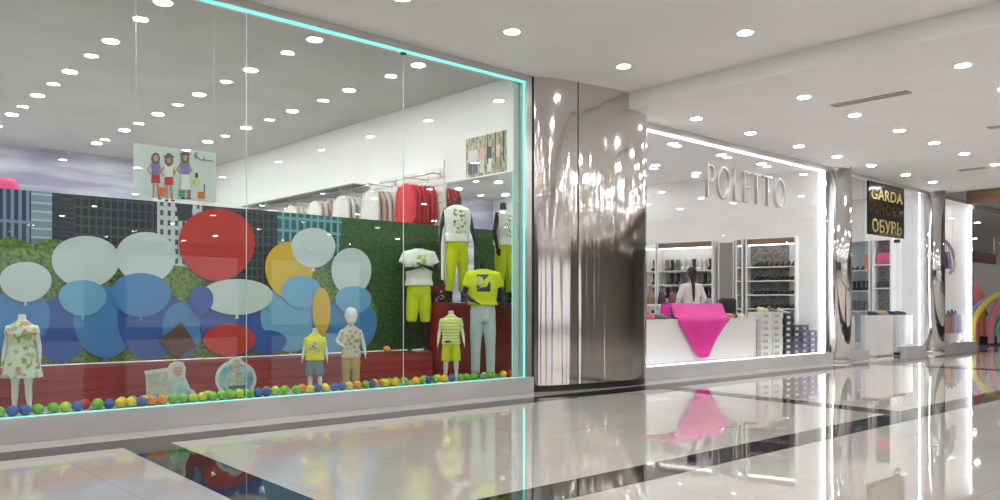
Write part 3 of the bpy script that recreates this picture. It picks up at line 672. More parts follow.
cutout('white photo cutout of a baby in an aqua dress beside a pale crate',
       [(144, 371), (168, 368), (170, 364), (176, 361), (183, 362), (186, 368), (185, 376), (190, 388), (195, 391), (195, 401), (147, 403), (146, 376)],
       [(greyp, [(147, 374), (168, 371), (167, 400), (149, 402)]), (nodemat('print_cream', (.66, .60, .48), .5), [(149, 386), (165, 385), (165, 400), (150, 401)]),
        (aqua, [(172, 377), (184, 377), (188, 390), (193, 394), (193, 400), (168, 400), (169, 388)]), (skin, el(177.5, 370, 5.2, 7)), (skin, [(171, 380), (169, 392), (167, 392), (169, 379)]), (nodemat('print_bonnet', (.7, .72, .70), .5), el(177.5, 366.5, 5.6, 4.6, 12, 180, 360)),
        (nodemat('print_eye', (.05, .04, .04), .5), el(175.6, 371, .8, .7)), (nodemat('print_eye2', (.05, .04, .04), .5), el(179.6, 371, .8, .7)), (nodemat('print_mouth', (.5, .12, .1), .5), el(177.6, 374, 1.2, .6))], 170, 8.60)
cutout('round blue photo cutout of a seated baby wearing a cap',
       el(236, 379, 20.5, 18.5, 20, 150, 250) + [(231, 358), (236, 356.5), (241, 358)] + el(236, 379, 20.5, 18.5, 20, 290, 390) + [(254, 400), (222, 401)],
       [(noisy('print_blue_ring', (.10, .32, .55), (.55, .70, .78), 9, .5), el(236, 379, 18, 16)), (noisy('print_floral', (.30, .36, .22), (.72, .74, .66), 30, .5), [(230, 372), (242, 372), (247, 388), (249, 396), (225, 397), (226, 386)]),
        (darkp, [(228, 386), (246, 385), (244, 390), (230, 391)]), (skin, el(236, 366.5, 4.2, 5.5)), (greyp, el(236, 363.5, 4.8, 4, 12, 180, 360)), (skin, [(226, 388), (236, 391), (246, 388), (248, 394), (225, 395)]),
        (nodemat('print_eye3', (.05, .04, .04), .5), el(234.4, 367, .7, .6)), (nodemat('print_eye4', (.05, .04, .04), .5), el(237.8, 367, .7, .6))], 236, 8.60)

# ================================================================== HANGING POSTERS
# poster of three children parallel to the window
YP = 9.0
o0 = at(134, 143, YP); r = empty('hanging_poster', (at(175, 200, YP).x, YP, at(134, 196, YP).z)); tag(r, 'white hanging poster of three posing children with a handwritten word', 'poster')
q = MB(); pl = [(134, 143), (216, 153), (216, 202), (134, 196.5)]; q.poly([at(a, b, YP) - r.location for a, b in pl], (0, .012, 0)); ms = [nodemat('poster_paper', (.70, .80, .80), .4)]; d = [0]
def lay2(mt, pts):
    d[0] += .0006; ms.append(mt); q.mat(len(ms) - 1); q.poly([at(a, b, YP) - r.location - Vector((0, d[0], 0)) for a, b in pts])
sk = nodemat('poster_skin', (.58, .36, .27), .5); hr = nodemat('poster_hair', (.20, .13, .08), .5); pu = nodemat('poster_violet', (.25, .22, .52), .5); rd = nodemat('poster_red', (.70, .04, .05), .5); wt = nodemat('poster_white', (.85, .86, .88), .5); bk = nodemat('poster_black', (.03, .03, .03), .5); gn = nodemat('poster_green', (.05, .45, .12), .5); og = nodemat('poster_orange', (.80, .18, .04), .5); ye = nodemat('poster_yellow', (.85, .75, .05), .5); pk = nodemat('poster_pink', (.55, .12, .25), .5)
for (cx, top, tp, bt, hat) in ((155.5, 152, pu, rd, False), (168.5, 154, wt, rd, True), (184.5, 151.5, pu, wt, True)):
    lay2(sk, [(cx - 3, top + 27), (cx - .4, top + 27), (cx - 1, top + 46), (cx - 3, top + 46)]); lay2(sk, [(cx + .5, top + 27), (cx + 3, top + 27), (cx + 4.5, top + 46), (cx + 2.5, top + 46)])
    lay2(bt, [(cx - 4, top + 22), (cx + 4, top + 22), (cx + 5, top + 31 + (8 if bt is wt else 0)), (cx - 4.5, top + 31 + (8 if bt is wt else 0))])
    lay2(sk, [(cx - 5, top + 12), (cx - 9, top + 18), (cx - 5, top + 23), (cx - 4, top + 21), (cx - 7, top + 18), (cx - 4, top + 14)]); lay2(sk, [(cx + 4, top + 12), (cx + 7.5, top + 19), (cx + 4, top + 23), (cx + 3, top + 21)])
    lay2(tp, [(cx - 4.5, top + 10), (cx + 4.5, top + 10), (cx + 4, top + 23), (cx - 4, top + 23)])
    lay2(hr, el(cx, top + 6.5, 4.4, 6)); lay2(sk, el(cx, top + 6, 2.4, 3.4))
    if hat: lay2(hr, el(cx, top + 2.8, 5.6, 1.5)); lay2(hr, el(cx, top + 1.5, 3, 2.2))
    lay2(bk if hat else wt, [(cx - 4, top + 46), (cx - .5, top + 46), (cx - .5, top + 47.5), (cx - 4.5, top + 47.5)]); lay2(bk, [(cx + 2, top + 46), (cx + 5.5, top + 46), (cx + 6, top + 47.5), (cx + 2, top + 47.5)])
lay2(og, [(158, 187), (165, 188), (165, 196), (157, 195)]); lay2(gn, [(178, 190), (184, 190), (184, 197), (178, 197)]); lay2(pk, [(187, 190), (190, 190), (190, 197), (187, 197)]); lay2(og, [(197, 192), (204, 192), (204, 199), (197, 198)]); lay2(bk, [(203, 184), (204, 184), (204, 193), (203, 193)])
lay2(ye, [(192, 181), (195, 180), (196, 177), (198, 180), (200, 182), (197, 185), (193, 184)]); lay2(bk, [(194.5, 173), (197, 173), (197, 178), (194.5, 178)])
q.build('poster_board', ms, r)
scr = [(194.5, 157), (195, 153), (197, 152), (196.5, 156), (195, 159), (198, 157.5), (200.5, 159.5), (203, 160.5), (204.3, 156), (204.2, 160.8), (206.5, 160), (208.5, 160.8), (210.5, 160.2), (212, 161.5), (213.5, 160.5)]
q = MB(); q.tube([at(a, b, YP - .004) - r.location for a, b in scr], .0045, 5); q.build('handwriting', nodemat('script_ink', (.12, .14, .15), .5), r)
for px in (136, 214):
    a = at(px, 146, YP + .006) - r.location; MB().tube([(a.x, .006, a.z), (a.x, .006, HU - r.location.z)], .0012, 6).build('cable', M['ring'], r)
# photo poster on the side wall above the mirror
XP = SX - .012
r = empty('wall_poster', atx(486, 178, XP)); tag(r, 'photo poster of children outdoors on the white side wall above the mirror', 'poster')
q = MB(); A, B_ = atx(466, 178, XP), atx(506, 176, XP); zb = (A.z + B_.z) / 2; zt = zb + (atx(466, 137, XP).z - atx(466, 178, XP).z)
def wp(u, v, dd=0): return Vector((XP - dd, A.y + (B_.y - A.y) * u, zb + (zt - zb) * v)) - r.location
q.poly([wp(0, 0), wp(1, 0), wp(1, 1), wp(0, 1)], (.01, 0, 0)); ms = [noisy('poster_foliage', (.10, .12, .05), (.55, .56, .42), 9, .5, stretch=(1, 3, 1))]; dd = 0
for u, c1, c2 in ((.12, (.7, .6, .6), (.08, .08, .1)), (.24, (.6, .62, .6), (.1, .12, .25)), (.42, (.70, .35, .38), (.6, .6, .55)), (.6, (.05, .07, .12), (.7, .7, .68)), (.8, (.75, .45, .42), (.35, .28, .2))):
    for poly, cc in (([(u - .05, .12), (u + .05, .12), (u + .055, .45), (u - .055, .45)], c2), ([(u - .07, .42), (u + .07, .42), (u + .06, .7), (u - .06, .7)], c1), ([(u - .035, .70), (u + .035, .70), (u + .04, .80), (u, .85), (u - .04, .80)], (.5, .33, .25))):
        dd += .0005; ms.append(nodemat('poster_print', cc, .5)); q.mat(len(ms) - 1); q.poly([wp(a, b, dd) for a, b in poly])
for u in (.55, .74, .93): dd += .0005; ms.append(nodemat('poster_post', (.04, .06, .04), .5)); q.mat(len(ms) - 1); q.poly([wp(u, .3, dd), wp(u + .03, .3, dd), wp(u + .03, 1, dd), wp(u, 1, dd)])
q.build('poster_board', ms, r)

# ================================================================== MIRROR, SLAT WALL, HANGING CLOTHES
r = empty('wall_mirror', (SX, 9.12, FL)); tag(r, 'tall wide mirror on the side wall behind the black mannequins', 'mirror')
MB().box(-.02, -.006, -.72, .74, 0, 2.88).build('mirror_glass', M['mirror'], r)
MB().box(-.024, -.002, .742, .76, 0, 2.9).box(-.024, -.002, -.74, .76, 2.882, 2.90).build('edge_trim', M['frame'], r)
m_ = MB()
z = FL
while z < 3.4: m_.box(SX - .03, SX - .004, 9.93, 16.5, z, z + .115); m_.box(SX - .016, SX - .004, 9.93, 16.5, z + .115, z + .13); z += .13
tag(m_.build('slat_wall', M['white']), 'white grooved slat panel on the side wall behind hanging clothes', 'display panel')
r = empty('clothes_rail', (SX - .04, 10, 3.26)); tag(r, 'long steel rail on brackets high on the slat panel', 'rail')
MB().tube([(-.14, -.05, 0), (-.14, 6.3, 0)], .012, 8).build('rail', M['frame'], r)
for y in (0, 1.2, 2.4, 3.6, 4.8, 6.0): MB().tube([(0, y, .0), (-.14, y, 0)], .01, 6).box(-.012, 0, y - .02, y + .02, -.05, .05).build('bracket', M['frame'], r)
MB().box(-.32, .0, 2.0, 6.3, .03, .05).build('shelf', nodemat('grey_shelf', (.25, .25, .25), .4), r)
def garment(nm, mat, ln=.62, sleeves=True):
    """hanging garment facing -Y, hook at origin"""
    r = empty(nm); q = MB()
    q.loft([((0, 0, -.10 - ln), .21, .030), ((0, 0, -.10 - ln * .5), .20, .034), ((0, 0, -.2), .20, .034), ((0, 0, -.13), .17, .028), ((0, 0, -.085), .07, .025)], 18)
    if sleeves:
        for s_ in (-1, 1): q.loft([((s_ * .15, 0, -.13), .05, .035), ((s_ * .215, 0, -.25), .055, .03), ((s_ * .245, 0, -.55), .045, .03), ((s_ * .235, 0, -.68), .035, .025)], 10)
    q.build('cloth', mat, r, remesh=.012)
    q = MB(); q.tube([(-.17, 0, -.125), (0, 0, -.07), (.17, 0, -.125)], .006, 6)
    q.tube([(0, 0, -.07), (0, 0, -.02), (.012, 0, 0.0), (.0, 0, .014), (-.012, 0, 0)], .003, 6); q.build('hanger', M['frame'], r); return r
def arm(y, x0=SX - .5):
    a = MB().tube([(SX - .03, y, 3.2), (x0, y, 3.2), (x0 - .0, y, 3.23)], .008, 6).box(SX - .034, SX - .03, y - .02, y + .02, 3.15, 3.25).build('garment_rod', M['frame'])
    tag(a, 'short steel rod out of the slat panel, %s along the wall from the mirror' % ordn([10.32, 11.3, 12.2, 13.1, 14.0, 14.9, 15.8].index(y) + 1), 'garment rod', 'garment rods on the slat panel')
red = garment('red_sweater', cloth('red_knit', (.62, .035, .05), .5)); arm(10.32)
for i in range(6):
    o = red if i == 0 else dup(red); o.location = (SX - .46 + i * .078, 10.32, 3.185); o.rotation_euler = (0, 0, math.radians(-90 + R.uniform(-2, 2)))
    tag(o, 'red sweater %s from the front of the hanging row above the mural' % ordn(i + 1) if i else 'frontmost red long-sleeved sweater of the hanging row above the mural', 'sweater', 'red sweaters hanging above the mural' if i else None)
wg = garment('pale_garment', cloth('offwhite_knit', (.70, .68, .64), .4), .7); pg = garment('peach_garment', cloth('peach_knit', (.66, .42, .34), .4), .7)
first = {0: True, 1: True}
for j, y in enumerate((11.3, 12.2, 13.1, 14.0, 14.9, 15.8)):
    arm(y)
    for i in range(4):
        k = 1 if (j, i) in ((0, 1), (2, 2)) else 0; src = (wg, pg)[k]
        o = src if first[k] else dup(src); first[k] = False
        o.location = (SX - .46 + i * .11, y, 3.185); o.rotation_euler = (0, 0, math.radians(-90 + R.uniform(-2, 2)))
        tag(o, '%s garment, %s from the front on the %s rod left of the red sweaters' % ('peach' if k else 'off-white', ordn(i + 1), ordn(j + 1)), 'garment', 'pale garments hung on the slat panel')

# ================================================================== SHOES AND BAGS
def shoe_bm(kind):
    q = MB()
    if kind == 'pump':
        q.loft([((0, -.125, .012), .012, .008), ((0, -.10, .022), .034, .020), ((0, -.04, .030), .038, .026), ((0, .03, .055), .028, .034), ((0, .085, .085), .028, .038), ((0, .11, .09), .018, .030)], 12, (0, 0, 1))
        q.loft([((0, .09, .07), .016, .018), ((0, .095, .0), .007, .008)], 8)
    elif kind == 'boot':
        q.loft([((0, -.13, .02), .015, .014), ((0, -.10, .035), .036, .030), ((0, -.03, .05), .038, .045), ((0, .05, .06), .036, .055), ((0, .09, .05), .028, .045)], 12, (0, 0, 1))
        q.loft([((0, .045, .05), .038, .05), ((0, .04, .12), .034, .045), ((0, .03, .2), .044, .055), ((0, .03, .27), .050, .058)], 12)
        q.box(-.03, .03, .045, .095, 0, .04)
    else:
        q.loft([((0, -.14, .022), .015, .014), ((0, -.11, .034), .038, .028), ((0, -.04, .045), .041, .040), ((0, .04, .05), .036, .046), ((0, .10, .055), .034, .046), ((0, .125, .05), .02, .034)], 12, (0, 0, 1))
        q.loft([((0, -.14, .006), .02, .006), ((0, -.05, .007), .042, .007), ((0, .06, .007), .036, .007), ((0, .125, .007), .024, .007)], 12, (0, 0, 1))
    return q
_sh = {}; cntr = {}
SHM = {'black': M['dark'], 'white': nodemat('white_leather', (.75, .75, .74), .35), 'grey': nodemat('grey_leather', (.20, .20, .21), .4), 'navy': nodemat('navy_leather', (.03, .04, .12), .35), 'tan': nodemat('tan_leather', (.50, .32, .18), .45), 'brown': nodemat('brown_leather', (.12, .06, .03), .4), 'pink': nodemat('pink_leather', (.80, .08, .30), .4), 'cream': nodemat('cream_leather', (.75, .68, .45), .4)}
KN = {'pump': 'high-heeled shoe', 'boot': 'ankle boot', 'flat': 'flat shoe'}; KOB = {'pump': 'heeled_shoe', 'boot': 'ankle_boot', 'flat': 'flat_shoe'}
def shoe(kind, col, loc, rz, where, group, label=None, sc=1):
    k = (kind, col)
    if k not in _sh: _sh[k] = shoe_bm(kind).build(KOB[kind], SHM[col]); o = _sh[k]
    else: o = _sh[k].copy(); C.objects.link(o)
    o.location = loc; o.rotation_euler = (0, 0, rz); o.scale = (sc,) * 3
    if not label:
        cntr[where] = cntr.get(where, 0) + 1; label = '%s %s %s, %s of them' % (col, KN[kind], where, ordn(cntr[where]) + ' from the left')
        label = label.replace(', ', ' (', 1).replace(' of them', ')')
    return tag(o, label, 'shoe', 'shoes ' + group if group else None)
def bag(label, mat, loc, rz, w_=.34, h_=.24, d_=.12, handle=.14, hm=None, group=None):
    r = empty('handbag', loc, rz); tag(r, label, 'handbag', group)
    q = MB(); q.loft([((0, 0, .0), w_ * .5, d_ * .5), ((0, 0, h_ * .5), w_ * .49, d_ * .48), ((0, 0, h_), w_ * .34, d_ * .2)], 20, power=3.2); q.build('bag_body', mat, r)
    q = MB(); q.tube([(w_ * .2 * math.cos(t), 0, h_ * .96 + handle * math.sin(t)) for t in (math.pi * i / 12 for i in range(13))], .009, 6); q.build('handle', hm or mat, r)
    return r

# ================================================================== WHITE SHOE SHOP
# counter along the glass
r = empty('window_counter', (10.75, 9.0, FL)); tag(r, 'long white counter along the shoe shop window carrying the pink cloth', 'counter')
MB().box(0, 3.95, -.40, .42, 0, .735).build('body', M['white'], r); MB().box(-.01, 3.97, -.42, .44, .737, .765, .004).build('worktop', M['white'], r)
CT = FL + .765
r = empty('display_riser', (13.0, 9.05, CT)); tag(r, 'low white riser box on the counter hidden beneath the pink cloth', 'riser')
MB().box(-.78, .75, -.21, -.06, 0, .26, .006).build('riser_body', M['white'], r)
# pink cloth draped over riser, counter edge and hanging to a point
m_ = MB(); m_.sm = True
prof = [(9.01, CT + .06), (9.015, CT + .27), (8.95, CT + .277), (8.84, CT + .275), (8.80, CT + .24), (8.72, CT + .05), (8.66, CT + .016), (8.565, CT + .012), (8.552, CT - .04)]
rows = []; nU = 40
xl0, xr0 = 12.16, 13.80
for j, (y, z) in enumerate(prof):
    t = j / (len(prof) - 1); rows.append([(12.16 - .22 * max(0, t - .5), 13.82 - .2 * max(0, t - .6) * 2, y, z)])
nh = 16; zt, zb_ = CT - .04, .27
for k in range(1, nh + 1):
    t = k / nh; le = 12.05 + (12.60 - 12.05) * t ** 1.1; ri = 13.66 - (13.66 - 12.98) * t ** .8
    rows.append([(le, ri, 8.552, zt + (zb_ - zt) * t)])
grid = []
for j, rr in enumerate(rows):
    le, ri, y, z = rr[0]; row = []
    for i in range(nU + 1):
        u = i / nU; hang = max(0, j - 8) / nh; fold = math.sin(u * 34 + .6 * math.sin(j * .3)) * .012 * min(1, hang * 3 + .25) + math.sin(u * 13) * .010 * hang
        tip = -.03 * hang * abs(u - .5) * 0
        row.append(m_.bm.verts.new((le + (ri - le) * u, y - .013 * min(1, hang * 3 + .25) - .002 + (fold if j >= 6 else 0), z + (fold * .6 + .004 if j < 7 else 0) + (.05 * (abs(u - .5) * 2) ** 2 * hang))))
    grid.append(row)
for a, b in zip(grid, grid[1:]):
    for i in range(nU): m_._f([a[i], a[i + 1], b[i + 1], b[i]])
side = [[m_.bm.verts.new((12.165 + .008 * math.sin(9 * i + k) - .05 * k / 4, 9.015 - i * .026, CT + .272 - k * .066)) for k in range(5)] for i in range(9)]
for a, b in zip(side, side[1:]):
    for k in range(4): m_._f([a[k], a[k + 1], b[k + 1], b[k]])
o = m_.build('pink_cloth', noisy('pink_satin', (.78, .02, .32), (.86, .04, .42), 4, .45, .1)); sd = o.modifiers.new('solid', 'SOLIDIFY'); sd.thickness = .004; sd.offset = 1
tag(o, 'bright pink cloth draped over the white counter and hanging to a point', 'cloth')
# shoes either side of the cloth
rs = random.Random(11)
for i, (x, y, k, c) in enumerate(sorted([(10.95, 8.72, 'flat', 'black'), (11.15, 8.78, 'pump', 'grey'), (11.36, 8.70, 'flat', 'pink'), (11.55, 8.80, 'pump', 'black'), (11.75, 8.72, 'flat', 'grey'), (11.05, 9.0, 'boot', 'black'), (11.3, 9.05, 'pump', 'pink'), (11.6, 9.08, 'boot', 'brown'), (11.85, 9.0, 'pump', 'black')])):
    shoe(k, c, (x, y, CT), rs.uniform(-.8, .8), 'on the counter left of the pink cloth', 'left of the pink cloth')
bag('brown handbag on the window counter left of the pink cloth', nodemat('brown_hide', (.10, .05, .03), .5), (11.45, 9.28, CT), .1, .4, .3)
bag('pink handbag on the window counter at its left end', SHM['pink'], (10.95, 9.28, CT), 0, .34, .22)
for (x, y, k, c) in sorted([(13.95, 8.72, 'flat', 'tan'), (14.12, 8.78, 'flat', 'brown'), (14.3, 8.70, 'flat', 'cream'), (14.0, 9.0, 'pump', 'white'), (14.45, 8.9, 'flat', 'black'), (14.25, 9.05, 'pump', 'tan')]):
    shoe(k, c, (x, y, CT), rs.uniform(.6, 1.8), 'on the counter right of the pink cloth', 'right of the pink cloth')
# stacked shoe boxes
def box_proto(nm, body_m, lid_m, lab_m, w_, d_, h_):
    r = empty(nm); MB().box(-w_ / 2, w_ / 2, -d_ / 2, d_ / 2, 0, h_ * .74).build('box_body', body_m, r)
    MB().box(-w_ / 2 - .004, w_ / 2 + .004, -d_ / 2 - .004, d_ / 2 + .004, h_ * .72, h_ - .001, .002).build('lid', lid_m, r)
    MB().box(-w_ * .30, w_ * .12, -d_ / 2 - .003, -d_ / 2 + .001, h_ * .16, h_ * .6).build('end_label', lab_m, r); return r
whb = noisy('white_card', (.66, .66, .66), (.80, .80, .79), 4, .6); lidw = nodemat('pale_lid', (.74, .74, .73), .5); lab = noisy('grey_label', (.18, .18, .18), (.7, .7, .7), 30, .6)
pw = box_proto('shoe_box', whb, lidw, lab, .40, .30, .125); uw = True
for ci, (x, n) in enumerate([(14.96, 7), (15.38, 7)]):
    for k in range(n):
        o = pw if uw else dup(pw); uw = False
        o.location = (x + rs.uniform(-.01, .01), 8.66 + rs.uniform(-.008, .008), FL + k * .126); o.rotation_euler = (0, 0, rs.uniform(-.02, .02))
        tag(o, 'white shoe box, %s from the bottom of the %s white stack by the counter' % (ordn(k + 1), 'left' if ci == 0 else 'right'), 'shoe box', '%s stack of white shoe boxes' % ('left' if ci == 0 else 'right'))
pb = box_proto('shoe_box', nodemat('black_card', (.025, .025, .03), .5), nodemat('black_lid', (.04, .04, .045), .45), whb, .32, .30, .12)
pp = box_proto('shoe_box', nodemat('violet_card', (.05, .045, .11), .5), nodemat('violet_lid', (.09, .08, .19), .45), lab, .32, .30, .12)
ub = up = True
for ci, (x, n, kk) in enumerate([(15.80, 7, 0), (16.15, 5, 2), (16.50, 5, 1), (16.84, 4, 1)]):
    for k in range(n):
        if kk == 0 or (kk == 2 and k > 2): o = pb if ub else dup(pb); ub = False; c = 'black'
        else: o = pp if up else dup(pp); up = False; c = 'violet'
        if ci == 2 and k == 4: c = 'violet'
        o.location = (x, 8.64 + rs.uniform(-.01, .01), FL + k * .1205); o.rotation_euler = (0, 0, rs.uniform(-.02, .02))
        tag(o, '%s shoe box, %s from the bottom of the %s dark stack by the window edge' % (c, ordn(k + 1), ('first', 'second', 'third', 'fourth')[ci]), 'shoe box', '%s boxes, dark stack %s' % (c, ('one', 'two', 'three', 'four')[ci]))
shoe('pump', 'white', (15.78, 8.62, FL + 7 * .1205), .6, '', '', 'white high-heeled shoe on top of the tallest black shoe box stack'); shoe('pump', 'black', (15.84, 8.72, FL + 7 * .1205), .9, '', '', 'black high-heeled shoe on top of the tallest black shoe box stack')
tag(MB().box(0, .95, -.02, .32, 0, .02, .003).build('wall_shelf', M['white'], loc=(16.0, 9.0, 1.08)), 'thin white shelf behind the violet shoe boxes', 'shelf')
# cream cloth and silver shoe on the white stacks / counter end
shoe('flat', 'cream', (14.98, 8.62, FL + 7 * .126 + .001), 1.2, '', '', 'cream flat shoe on top of the left white shoe box stack'); shoe('pump', 'grey', (15.38, 8.64, FL + 7 * .126 + .001), 1.3, '', '', 'grey high-heeled shoe on top of the right white shoe box stack')

# wall fittings along the slanted wall: local frame, x to the right (towards the glass), -y out of the wall
P0 = Vector((16.98, 9.30, 0)); P1 = Vector((15.7, 14.5, 0)); dW = (P1 - P0).normalized(); nW = Vector((-dW.y, dW.x, 0))  # nW points to -X side
if nW.x > 0: nW = -nW
phi = math.atan2(-dW.y, -dW.x)
def s_at(px, off=.3):                # distance along the wall (from P0) hit by the ray of a pixel, off in front of it
    t = (px - 500) / FOC; a = Vector((cs + sn * t, sn - cs * t, 0)); q = P0 + nW * off
    # a*k = q + dW*s
    det = a.x * -dW.y + a.y * dW.x; k = (q.x * -dW.y + q.y * dW.x) / det; s_ = (a.x * k - q.x) / dW.x
    return s_
def onwall(s_, off, z): p = P0 + dW * s_ + nW * off; return Vector((p.x, p.y, z))
def shelf_unit(name, label, s0, s1, shelves, top=2.72, bottom=FL, dep=.30, band=True, back=None, bars=0):
    """cabinet from s0 (near) to s1 (far) along the wall"""
    w_ = s1 - s0; r = empty(name, onwall(s1, 0.005, bottom), phi); tag(r, label, 'shelf unit')
    H = top - bottom
    MB().box(0, .035, -dep, 0, 0, H).build('side_panel', M['white'], r); MB().box(w_ - .035, w_, -dep, 0, 0, H).build('side_panel', M['white'], r)
    MB().box(.035, w_ - .035, -.02, 0, 0, H).build('back_panel', back or M['white'], r)
    MB().box(.0, w_, -dep - .004, 0, H, H + .03).build('top_board', M['white'], r)
    if band: MB().box(.036, w_ - .036, -dep, -dep + .04, H - .12, H - .004).build('brown_header', M['wood'], r)
    for z in shelves: MB().box(.036, w_ - .036, -dep + .01, -.02, z - bottom - .025, z - bottom).build('shelf', M['white'], r)
    MB().box(.06, w_ - .06, -dep + .05, -dep + .07, H - .145, H - .125).build('strip_light', emis('shelf_light', (1, .98, .94), 4), r)
    return r
fur = noisy('grey_flecked_paper', (.10, .10, .10), (.34, .33, .32), 26, .8, .3)
sa0, sa1 = s_at(713), s_at(657); sb0, sb1 = s_at(743), s_at(735.5); sc0, sc1 = s_at(796), s_at(745.5); sd0, sd1 = s_at(656), s_at(640)
shA = [.75, 1.05, 1.40, 1.73, 2.06]; shC = [.85, 1.17, 1.48, 1.79, 2.10]
shelf_unit('shelf_unit', 'wide white wall shelf unit with a row of black and white boots on top shelf', sa0, sa1, shA)
shelf_unit('shelf_unit', 'wide white wall shelf unit with grey flecked back nearest the window\'s right edge', sc0, sc1, shC, back=fur)
shelf_unit('shelf_unit', 'narrow white shelf unit beside the tall wall mirror', sb0, sb1, shC, back=nodemat('pale_blue_back', (.45, .55, .66), .5))
shelf_unit('shelf_unit', 'white shelf unit at the left edge of the shoe shop window', sd0, sd1, shA, band=False)
# tall mirror between the units
sm0, sm1 = s_at(733.5, .2), s_at(717.5, .2)
r = empty('wall_mirror', onwall(sm1, .005, FL), phi); tag(r, 'tall dark wall mirror between the shoe shelf units', 'mirror')
MB().box(.03, sm1 - sm0 - .03, -.15, -.14, 0, 2.46).build('mirror_glass', nodemat('smoked_mirror', (.42, .41, .39), .04, 1), r)
MB().box(0, .03, -.16, 0, 0, 2.5).box(sm1 - sm0 - .03, sm1 - sm0, -.16, 0, 0, 2.5).box(0, sm1 - sm0, -.16, 0, 2.46, 2.5).build('mirror_frame', M['white'], r)
def stock(s0, s1, shelves, plan, where, group, step=.135):
    for si, (z, (ks, csq)) in enumerate(zip(shelves, plan)):
        n = int((s1 - s0 - .14) / step)
        for i in range(n):
            k = ks[i % len(ks)]; c = csq[i * len(csq) // n] if len(csq) > 3 else csq[i % len(csq)]
            p = onwall(s0 + .10 + i * step + rs.uniform(-.01, .01), .16, z + .001)
            shoe(k, c, p, phi + rs.uniform(-.15, .15), where, group, '%s %s, %s from left on %s shelf %s' % (c, KN[k], ordn(n - i), ('bottom', 'second lowest', 'middle', 'second highest', 'top')[si], group), sc=1.0)
stock(sa0, sa1, shA, [(['flat'], ['black', 'grey']), (['pump'], ['black', 'brown']), (['boot'], ['black']), (['boot', 'boot'], ['black', 'black', 'grey']), (['boot'], ['black', 'white', 'white', 'black', 'white', 'white', 'grey', 'black', 'grey', 'black'])], 'on the wide shelf unit behind the person', 'of the wide boot unit')
stock(sc0, sc1, shC, [(['flat'], ['black', 'grey']), (['flat'], ['black']), (['flat'], ['black']), (['flat', 'pump'], ['black']), (['pump'], ['black'])], 'on the grey flecked shelf unit', 'of the grey flecked unit', .115)
stock(sb0, sb1, shC, [(['flat'], ['black'])] * 2 + [(['boot'], ['black'])] * 2 + [(['flat'], ['navy', 'black'])], 'on the narrow shelf unit beside the mirror', 'of the narrow unit', .13)
stock(sd0, sd1, shA, [(['flat'], ['black'])] * 2 + [(['boot'], ['black'])] * 3, 'on the shelf unit at the shoe window\'s left edge', 'of the leftmost unit', .14)
# black chair back and cluttered display table behind the riser
def chair(loc, rz):
    r = empty('chair', loc, rz); tag(r, 'black upholstered chair behind the pink cloth beside the mirror', 'chair')
    MB().box(-.23, .23, -.23, .23, .42, .52, .02).build('seat', M['dark'], r)
    q = MB(); q.loft([((0, .20, .50), .19, .03), ((0, .23, .8), .25, .035), ((0, .27, 1.14), .23, .03), ((0, .275, 1.18), .16, .02)], 16, power=4); q.build('backrest', M['dark'], r)
    for sx in (-1, 1):
        for sy in (-1, 1): MB().tube([(sx * .19, sy * .19, .43), (sx * .21, sy * .21, 0)], [.018, .012], 8).build('leg', M['frame'], r)
chair((15.6, 10.0, FL), math.radians(160))
r = empty('display_table', (14.95, 10.95, FL + .14)); tag(r, 'display table of handbags in the middle of the shoe shop', 'display table')
MB().box(-.8, .8, -.35, .35, .86, .9, .004).build('tabletop', M['white'], r)
for sx in (-1, 1):
    for sy in (-1, 1): MB().box(sx * .74 - .02, sx * .74 + .02, sy * .3 - .02, sy * .3 + .02, -.14, .86).build('leg', M['frame'], r)
for i, (x, c, w_) in enumerate([(14.35, (.35, .22, .12), 'tan'), (14.72, (.06, .03, .05), 'black'), (15.12, (.30, .08, .10), 'dark red'), (15.5, (.25, .18, .22), 'mauve')]):
    bag('%s handbag on the display table in the middle of the shoe shop' % w_, noisy('hide_' + w_.replace(' ', '_'), tuple(a * .5 for a in c), c, 12, .5), (x, 10.9, FL + 1.04), .3, .32, .27)

# person with white shirt, seen from behind
P = sized(1.16, nk=1.56, sh=1.43, ch=1.27, wa=1.06, cr=.80, sw=.19, hw=.155, d=.10, hd=.225, ar=.042)
sknm = nodemat('skin_tone', (.50, .30, .22), .5)
px_, py_ = 14.12, 9.72
ar = [((-.28, .02, 1.16), (-.22, -.16, .98)), ((.28, .02, 1.16), (.24, -.14, .96))]
lg = legs_of(P, .10)
pr_ = figure('person', 'person with long dark hair in a white shirt and black trousers seen from behind', 'person', (px_, py_, FL + .01), 150, P, ar, lg, sknm,
       [('shirt', 'shirt', cloth('white_shirt', (.74, .74, .73)), dict(hem=.96, sl=1.75, loose=1.12)), ('trousers', 'pants', cloth('black_trousers', (.025, .025, .03)), dict(cut=1.9, top=1.04, loose=1.1))], head=True, vox=.010)
q = MB(); h = .225; c0 = P['nk'] + h * .45
q.loft([((0, .02, c0 + h * .56), .02, .02), ((0, .018, c0 + h * .45), h * .34, h * .40), ((0, .025, c0 + h * .2), h * .44, h * .50), ((0, .04, c0 - h * .15), h * .42, h * .42), ((0, .07, c0 - h * .5), h * .25, h * .2), ((0, .105, c0 - h * 1.0), h * .17, h * .12), ((0, .125, c0 - h * 1.9), h * .15, h * .10), ((0, .13, c0 - h * 2.6), h * .07, h * .05)], 16)
hr_o = q.build('hair', nodemat('black_hair', (.012, .010, .010), .45), pr_, remesh=.011)
